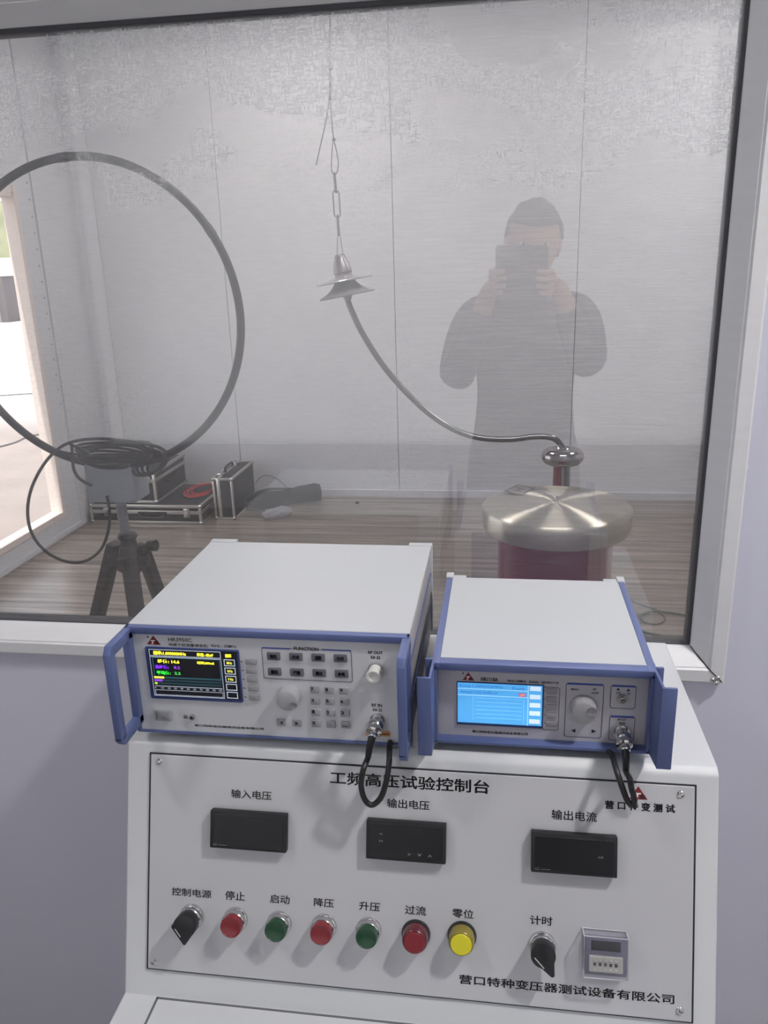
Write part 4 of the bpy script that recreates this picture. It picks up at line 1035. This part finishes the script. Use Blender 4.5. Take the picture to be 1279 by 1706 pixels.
B().tube([onY(x, y, YI) for x, y in ((549.5, 120), (548.5, 165), (542, 205), (533, 245), (526.5, 275))], .0022, 6).obj('loose_tail', ROPE, rp)
B().tube([onY(x, y, YI) for x, y in ((555.5, 235), (552.5, 258), (552, 280), (554, 289), (560, 289), (563.5, 275), (561.5, 258))], .0018, 6, closed=True).obj('eye_loop', ROPE, rp)
k = B()
for x, y in ((550, 115), (556, 233)):
    p = onY(x, y, YI); k.torus(.0045, .003, T=Matrix.Translation(p) @ Matrix.Rotation(.5, 4, 'X'), seg=14, sub=8); k.torus(.0035, .003, T=Matrix.Translation(p + Vector((0, 0, .003))) @ Matrix.Rotation(1.4, 4, 'Y'), seg=14, sub=8)
k.obj('knot', ROPE, rp)
# ---------------- conductor tube, corona ring and post
tag(B().tube([onY(x, y, YI) for x, y in ((579, 499), (585, 516), (604, 556), (636, 606), (675, 652), (716, 690), (757, 716), (800, 729.5), (850, 732), (885, 728), (908, 727.5), (925, 732), (935, 743), (937, 749))], .0118, 16, 8).obj('conductor_tube', mat('dark_nickel', (126, 128, 128), .24, 1)),
    'bent dark metal conductor tube running from the insulator down to the corona ring', 'conductor')
post = thing('bushing_post', 'red post topped by a polished corona ring, behind the steel lid', 'post', (.247, 3.2, 0))
pr_ = onY(937, 760, YI)
B(Matrix.Translation(pr_)).torus(.052, .032, seg=56, sub=24).obj('corona_ring', mat('polished_steel', (176, 172, 172), .12, 1), post)
B(Matrix.Translation(pr_)).lathe([(.050, -.006), (.050, .004), (.020, .010), (.016, .03), (.016, .036), (0, .036)], 28).obj('ring_hub', STEEL, post)
RDP = mat('red_insulating_tube', (140, 46, 52), .3, coat=.3)
B().cyl((.238, 3.205, 0), (.238, 3.205, pr_.z - .02), .026, seg=28).obj('red_tube', RDP, post)
B().cyl((.260, 3.182, 0), (.260, 3.182, pr_.z - .02), .0175, seg=20).obj('steel_pipe', STEEL, post)
B().box(.14, .35, 3.09, 3.31, 0, .02, .003).obj('foot_plate', STEEL, post)
# ---------------- transformer tank with spun steel lid
TK = (.187, 2.62)
tank = thing('transformer_tank', 'round red tank under a wide spun steel lid, behind the smaller instrument', 'tank', (TK[0], TK[1], 0))
Tk = Matrix.Translation((TK[0], TK[1], 0))
lz = EYE - .80
B(Tk).lathe([(.190, .05), (.190, lz - .06), (.186, lz - .055), (0, lz - .055)], 64).obj('red_cylinder', mat('red_tank', (132, 44, 54), .3, coat=.4), tank)
B(Tk).lathe([(.21, 0), (.21, .05), (.19, .05)], 48).obj('base_ring', STEEL, tank)
ld_m = brushed_mat('brushed_lid', (192, 186, 172), .33, 1.0)
tlid = thing('temp', 'x', 'x', (TK[0], TK[1], lz)); WL['lid_o'] = WL[tlid.name]; bpy.data.objects.remove(tlid)
prof_l = [(0, .0125), (.012, .012), (.016, .010), (.030, .0085), (.05, .0105), (.10, .008), (.17, .004), (.232, -.001), (.2405, -.0035), (.2460, -.009), (.2480, -.017), (.2475, -.045), (.244, -.070), (.240, -.079), (.232, -.080), (.190, -.078)]
k = B(Matrix.Translation((TK[0], TK[1], lz))); k.lathe(prof_l, 96, cap=False)
lid = k.obj('steel_lid', ld_m, tank, smooth=50)
lid.data.transform(Matrix.Translation((0, 0, -lz))); lid.location = (0, 0, lz)
WL[lid.name] = WL[tank.name]
k = B(Matrix.Translation((TK[0], TK[1], lz))); k.lathe([(.012, .010), (.012, .013), (.006, .014), (.006, .026), (.004, .029), (0, .029)], 16); k.obj('centre_bolt', CHROME, tank)
c_ = [onZ(x, y, lz + .006) for x, y in ((838, 819), (861, 808), (893, 813), (868, 826))]
NP = mat('nameplate', (150, 146, 140), .4, .5); NPD = mat('nameplate_dark', (96, 92, 94), .5)
k = B(); k.flat([c + Vector((0, 0, .0015)) for c in c_], [(0, 1, 2, 3)])
me_c = sum(c_, Vector()) / 4
npo = k.obj('nameplate', NPD, tank, label='small dark plate with a pale emblem on the lid', smooth=0)
k = B(); k.flat([me_c + (c - me_c) * .78 + Vector((0, 0, .002)) for c in c_], [(0, 1, 2, 3)]); k.obj('plate_field', NP, npo, smooth=0)
k = B(); ex, ey = (c_[1] - c_[0]), (c_[3] - c_[0])
def cell(a0, a1, b0, b1): return [c_[0] + ex * a + ey * b_ + Vector((0, 0, .0024)) for a, b_ in ((a0, b0), (a1, b0), (a1, b1), (a0, b1))]
k.flat(cell(.3, .4, .25, .75), [(0, 1, 2, 3)]); k.flat(cell(.6, .7, .25, .75), [(0, 1, 2, 3)]); k.flat(cell(.4, .6, .45, .55), [(0, 1, 2, 3)]); k.obj('plate_mark', NPD, npo, smooth=0)
# ---------------- floor cable on the right
gc = thing('floor_cable', 'thin green-grey cable with a small loop on the floor behind the window', 'cable', onZ(1090, 1030, .004))
GCM = mat('green_cable', (84, 98, 92), .5)
B().tube([onZ(x, y, .005) for x, y in ((1040, 995), (1062, 1005), (1085, 1013), (1098, 1018), (1107, 1028), (1104, 1036), (1088, 1040), (1070, 1034), (1069, 1024), (1085, 1018), (1115, 1020), (1146, 1026), (1170, 1034))], .0045, 8).obj('loop_run', GCM, gc)
B().tube([onZ(x, y, .005) for x, y in ((1050, 1045), (1078, 1054), (1100, 1058), (1139, 1070), (1160, 1080))], .0045, 8).obj('straight_run', GCM, gc)

# ================================================================== OPERATOR (seen only as a reflection)
def mir(px, py, d): p = onY(px, py, 2 * GY + d); return Vector((p.x, -d, p.z))
def skin_mesh(chains, levels=2):
    """chains: list of (list of (point, radius), parent index or None) -> smooth skinned mesh"""
    V, Ed, R = [], [], []
    for pts, root in chains:
        prev = root
        for p, r in pts:
            V.append(tuple(p)); R.append(r); i = len(V) - 1
            if prev is not None: Ed.append((prev, i))
            prev = i
    me = bpy.data.meshes.new('s'); me.from_pydata(V, Ed, []); o = bpy.data.objects.new('s', me); COL.objects.link(o)
    m1 = o.modifiers.new('k', 'SKIN'); m1.use_smooth_shade = True
    lay = me.skin_vertices[0] if me.skin_vertices else None
    if lay is None:
        bpy.context.view_layer.objects.active = o
        lay = me.skin_vertices.new(name='k') if hasattr(me.skin_vertices, 'new') else me.skin_vertices[0]
    for i, r in enumerate(R):
        rr = r if isinstance(r, tuple) else (r, r); lay.data[i].radius = rr; lay.data[i].use_root = (i == 0)
    m2 = o.modifiers.new('s', 'SUBSURF'); m2.levels = levels; m2.render_levels = levels
    dg = bpy.context.evaluated_depsgraph_get(); dg.update()
    out = bpy.data.meshes.new_from_object(o.evaluated_get(dg))
    bpy.data.objects.remove(o); bpy.data.meshes.remove(me)
    return out
SH_L, SH_R = mir(783, 525, .30), mir(972, 520, .30)
hd = mir(888, 404, .20)
cxp = (SH_L.x + SH_R.x) / 2
neck0 = Vector((cxp + .01, -.28, SH_L.z + .02)); pel = Vector((cxp, -.27, .93)); 
EL_L, EL_R = mir(757, 640, .16), mir(980, 615, .14)
c3 = CAMM.to_3x3()
def cp(x, y, z): return Vector((0, 0, EYE)) + c3 @ Vector((x, y, z))
# phone in camera space axes: a real slab just behind the lens
PX0, PX1, PY0, PY1 = -.022, .122, -.135, .022
WR_L, WR_R = cp(-.045, -.115, .045), cp(.150, -.105, .045)
per = thing('person', 'person in a dark long-sleeved top holding up a phone, reflected in the window', 'person', (cxp, -.27, 0))
chest = Vector((cxp, -.29, SH_L.z - .16))
body = [([(pel, (.122, .088)), (Vector((cxp, -.28, 1.08)), (.118, .085)), (chest, (.145, .095)), (neck0 - Vector((0, 0, .045)), (.070, .060)), (neck0 + Vector((.01, .01, .06)), .055), (hd + Vector((0, -.01, -.09)), .055)], None)]
def limb(ch, pts, root): ch.append((pts, root))
bd = list(body)
limb(bd, [(SH_L, .055), (EL_L, .043), (WR_L, .028), (WR_L + (cp(PX0, -.07, .0) - WR_L) * .5, (.036, .018))], 3)
limb(bd, [(SH_R, .055), (EL_R, .043), (WR_R, .028), (WR_R + (cp(PX1, -.07, .0) - WR_R) * .5, (.036, .018))], 3)
HL, HR = Vector((cxp - .10, -.27, .88)), Vector((cxp + .10, -.27, .88))
for h_, s_ in ((HL, -1), (HR, 1)):
    limb(bd, [(h_, .080), (h_ + Vector((s_ * .02, .01, -.40)), .062), (h_ + Vector((s_ * .03, -.02, -.80)), .038), (h_ + Vector((s_ * .04, .10, -.845)), (.04, .025))], 0)
bmz = bmesh.new(); bmz.from_mesh(skin_mesh(bd))
# fingers: four on the phone's back edge side, thumb towards the screen
def fingers(wrist, edge_x, sgn):
    palm = wrist + (cp(edge_x, -.07, 0) - wrist) * .5
    for i, (yy, ln) in enumerate(((-.045, .030), (-.065, .034), (-.085, .032), (-.104, .024))):
        k1 = cp(edge_x + sgn * .012, yy, .004); k2 = cp(edge_x + sgn * .004, yy, -.0145); k3 = cp(edge_x - sgn * ln, yy + .004, -.0165)
        bmz.from_mesh(skin_mesh([([(palm + (k1 - palm) * .3, .009), (k1, .0088), (k2, .0082), ((k2 + k3) / 2, .0078), (k3, .0068)], None)], 1))
    k1 = cp(edge_x + sgn * .014, -.060, .014); k2 = cp(edge_x - sgn * .004, -.045, .021); k3 = cp(edge_x - sgn * .024, -.034, .020)
    bmz.from_mesh(skin_mesh([([(palm, .011), (k1, .0105), (k2, .0095), (k3, .008)], None)], 1))
fingers(WR_L, PX0, -1); fingers(WR_R, PX1, 1)
# head with features
Th = Matrix.Translation(hd) @ Matrix.Rotation(math.radians(-12), 4, 'X') @ Matrix.Rotation(.06, 4, 'Y')     # face looks along +Y, slightly down
t_ = bmesh.new(); bmesh.ops.create_uvsphere(t_, u_segments=40, v_segments=30, radius=1)
for v_ in t_.verts:
    q = v_.co; w = 1.0
    x, y, z = q.x * .077, q.y * .096, q.z * .118
    if z < -.02:
        tt = min(1, (-z - .02) / .10); x *= 1 - .30 * tt; y = y * (1 - .15 * tt) + .012 * tt
    if y > .0:
        a = math.exp(-((x / .011) ** 2) - ((z + .012) / .022) ** 2); y += .020 * a           # nose
        for s_ in (-1, 1): y -= .010 * math.exp(-((x - s_ * .031) / .014) ** 2 - ((z - .012) / .011) ** 2)
        y += .005 * math.exp(-((z - .032) / .010) ** 2) * (1 if abs(x) < .055 else 0)
        y += .006 * math.exp(-((x / .024) ** 2) - ((z + .056) / .008) ** 2); y += .006 * math.exp(-((x / .02) ** 2) - ((z + .095) / .014) ** 2)
    v_.co = Vector((x, y, z))
me = bpy.data.meshes.new('h'); t_.to_mesh(me); t_.free(); me.transform(Th); bmz.from_mesh(me)
kk = B()
for s_ in (-1, 1): kk.ball((s_ * .078, -.008, -.004), .010, .019, .031, T=Matrix.Rotation(s_ * -.15, 4, 'Z'), u=14, v=10)
me = bpy.data.meshes.new('h'); kk.bm.to_mesh(me); me.transform(Th); bmz.from_mesh(me)
k = B(); k.bm.free(); k.bm = bmz
SKIN = mat('skin', (206, 160, 134), .5)
k.obj('body', SKIN, per, smooth=80)
kk = B(Th)
for s_ in (-1, 1): kk.ball((s_ * .031, .0745, .012), .0125, .0085, .0055, u=12, v=8)
kk.obj('eye', mat('eye_white', (220, 218, 214), .3), per)
kk = B(Th)
for s_ in (-1, 1): kk.ball((s_ * .031, .0800, .012), .0045, .0036, .0045, u=10, v=8)
kk.obj('iris', mat('iris_dark', (40, 28, 22), .2), per)
B(Th).ball((0, .0925, -.056), .021, .005, .006).obj('lips', mat('lips', (168, 104, 94), .5), per)
# hair cap
t_ = bmesh.new(); bmesh.ops.create_uvsphere(t_, u_segments=40, v_segments=30, radius=1)
for v_ in list(t_.verts):
    q = v_.co; f = 1 + .05 * mn.noise(q * 5)
    v_.co = Vector((q.x * .087 * f, q.y * .106 * f - .004, q.z * .120 * f + .004))
dl = [v_ for v_ in t_.verts if (v_.co.z < .055 and v_.co.y > .03) or v_.co.z < -.05 or (v_.co.z < .012 and v_.co.y > -.012)]
bmesh.ops.delete(t_, geom=dl, context='VERTS')
k = B(Th); k._add(t_); hair = k.obj('hair', mat('black_hair', (26, 24, 24), .6, bump=.6, bscale=300), per, smooth=80)
sm = hair.modifiers.new('s', 'SOLIDIFY'); sm.thickness = .006
# clothes
def cloth(name, chains, m, lv=2):
    k = B(); k.bm.free(); k.bm = bmesh.new(); me = skin_mesh(chains, lv); k.bm.from_mesh(me); return k.obj(name, m, per, smooth=80)
SHIRT = mat('dark_shirt', (48, 48, 56), .85, noise=.15, nscale=20)
sh = [([(pel + Vector((0, 0, -.10)), (.190, .145)), (pel + Vector((0, 0, -.0)), (.180, .138)), (Vector((cxp, -.28, 1.08)), (.158, .12)), (chest, (.178, .125)), (neck0 - Vector((0, 0, .050)), (.100, .088)), (neck0 + Vector((.004, .004, .012)), (.070, .068)), (neck0 + Vector((.008, .008, .034)), (.062, .062))], None)]
limb(sh, [(SH_L * .62 + neck0 * .38 - Vector((0, 0, .012)), .082), (SH_L, .072), ((SH_L + EL_L) / 2, .068), (EL_L, .060), ((EL_L + WR_L) / 2, .050), (EL_L + (WR_L - EL_L) * .82, .042)], 4)
limb(sh, [(SH_R * .62 + neck0 * .38 - Vector((0, 0, .012)), .082), (SH_R, .072), ((SH_R + EL_R) / 2, .068), (EL_R, .060), ((EL_R + WR_R) / 2, .050), (EL_R + (WR_R - EL_R) * .82, .042)], 4)
cloth('shirt', sh, SHIRT)
tr_ = [([(pel + Vector((0, 0, .10)), (.158, .118)), (pel + Vector((0, 0, -.06)), (.165, .122))], None)]
for h_, s_ in ((HL, -1), (HR, 1)): limb(tr_, [(h_ + Vector((0, 0, -.06)), .105), (h_ + Vector((s_ * .02, .01, -.40)), .080), (h_ + Vector((s_ * .03, -.02, -.79)), .062)], 1)
cloth('trousers', tr_, mat('dark_trousers', (50, 52, 62), .85))
for h_, s_ in ((HL, -1), (HR, 1)):
    f0 = h_ + Vector((s_ * .03, -.02, 0)); f0.z = 0
    k = B(Matrix.Translation(f0))
    t_ = bmesh.new(); rings = []
    for (y, w, h1_) in ((-.075, .028, .05), (-.05, .038, .085), (0, .042, .095), (.05, .044, .07), (.11, .050, .055), (.16, .044, .045), (.185, .022, .028)):
        rings.append([t_.verts.new((w * math.cos(2 * PI * j / 14) + s_ * .01 * y / .18, y, h1_ / 2 + .001 + h1_ / 2 * math.sin(2 * PI * j / 14))) for j in range(14)])
    for A, C in zip(rings, rings[1:]):
        for j in range(14): t_.faces.new((A[j], A[(j + 1) % 14], C[(j + 1) % 14], C[j]))
    t_.faces.new(rings[0]); t_.faces.new(rings[-1]); bmesh.ops.recalc_face_normals(t_, faces=t_.faces[:]); k._add(t_)
    k.obj('shoe', mat('dark_shoe', (40, 40, 44), .5), per, smooth=60)
# phone
PHM = CAMM @ Matrix.Translation((0, 0, .0035))
ph = thing('phone', 'dark wide phone held up in both hands in front of the face', 'phone', PHM @ Vector((.05, -.06, .006)))
B(PHM).prism(rounded(PX0, PX1, PY0, PY1, .008), .0015, .0105, .0015).obj('phone_body', mat('phone_dark', (40, 42, 48), .3), ph)
B(PHM).prism(rounded(PX0 + .004, PX1 - .004, PY0 + .004, PY1 - .004, .006), .0105, .0108).obj('phone_screen', mat('phone_glass', (60, 62, 68), .1, emis=.6), ph, smooth=0)
B(PHM @ Matrix.Translation((0, 0, 0))).lathe([(.019, .0016), (.019, .0006), (.017, 0.0), (.0165, .0008), (.0085, .0008), (.0085, .0014), (0, .0014)], 32).obj('camera_ring', CHROME, ph)
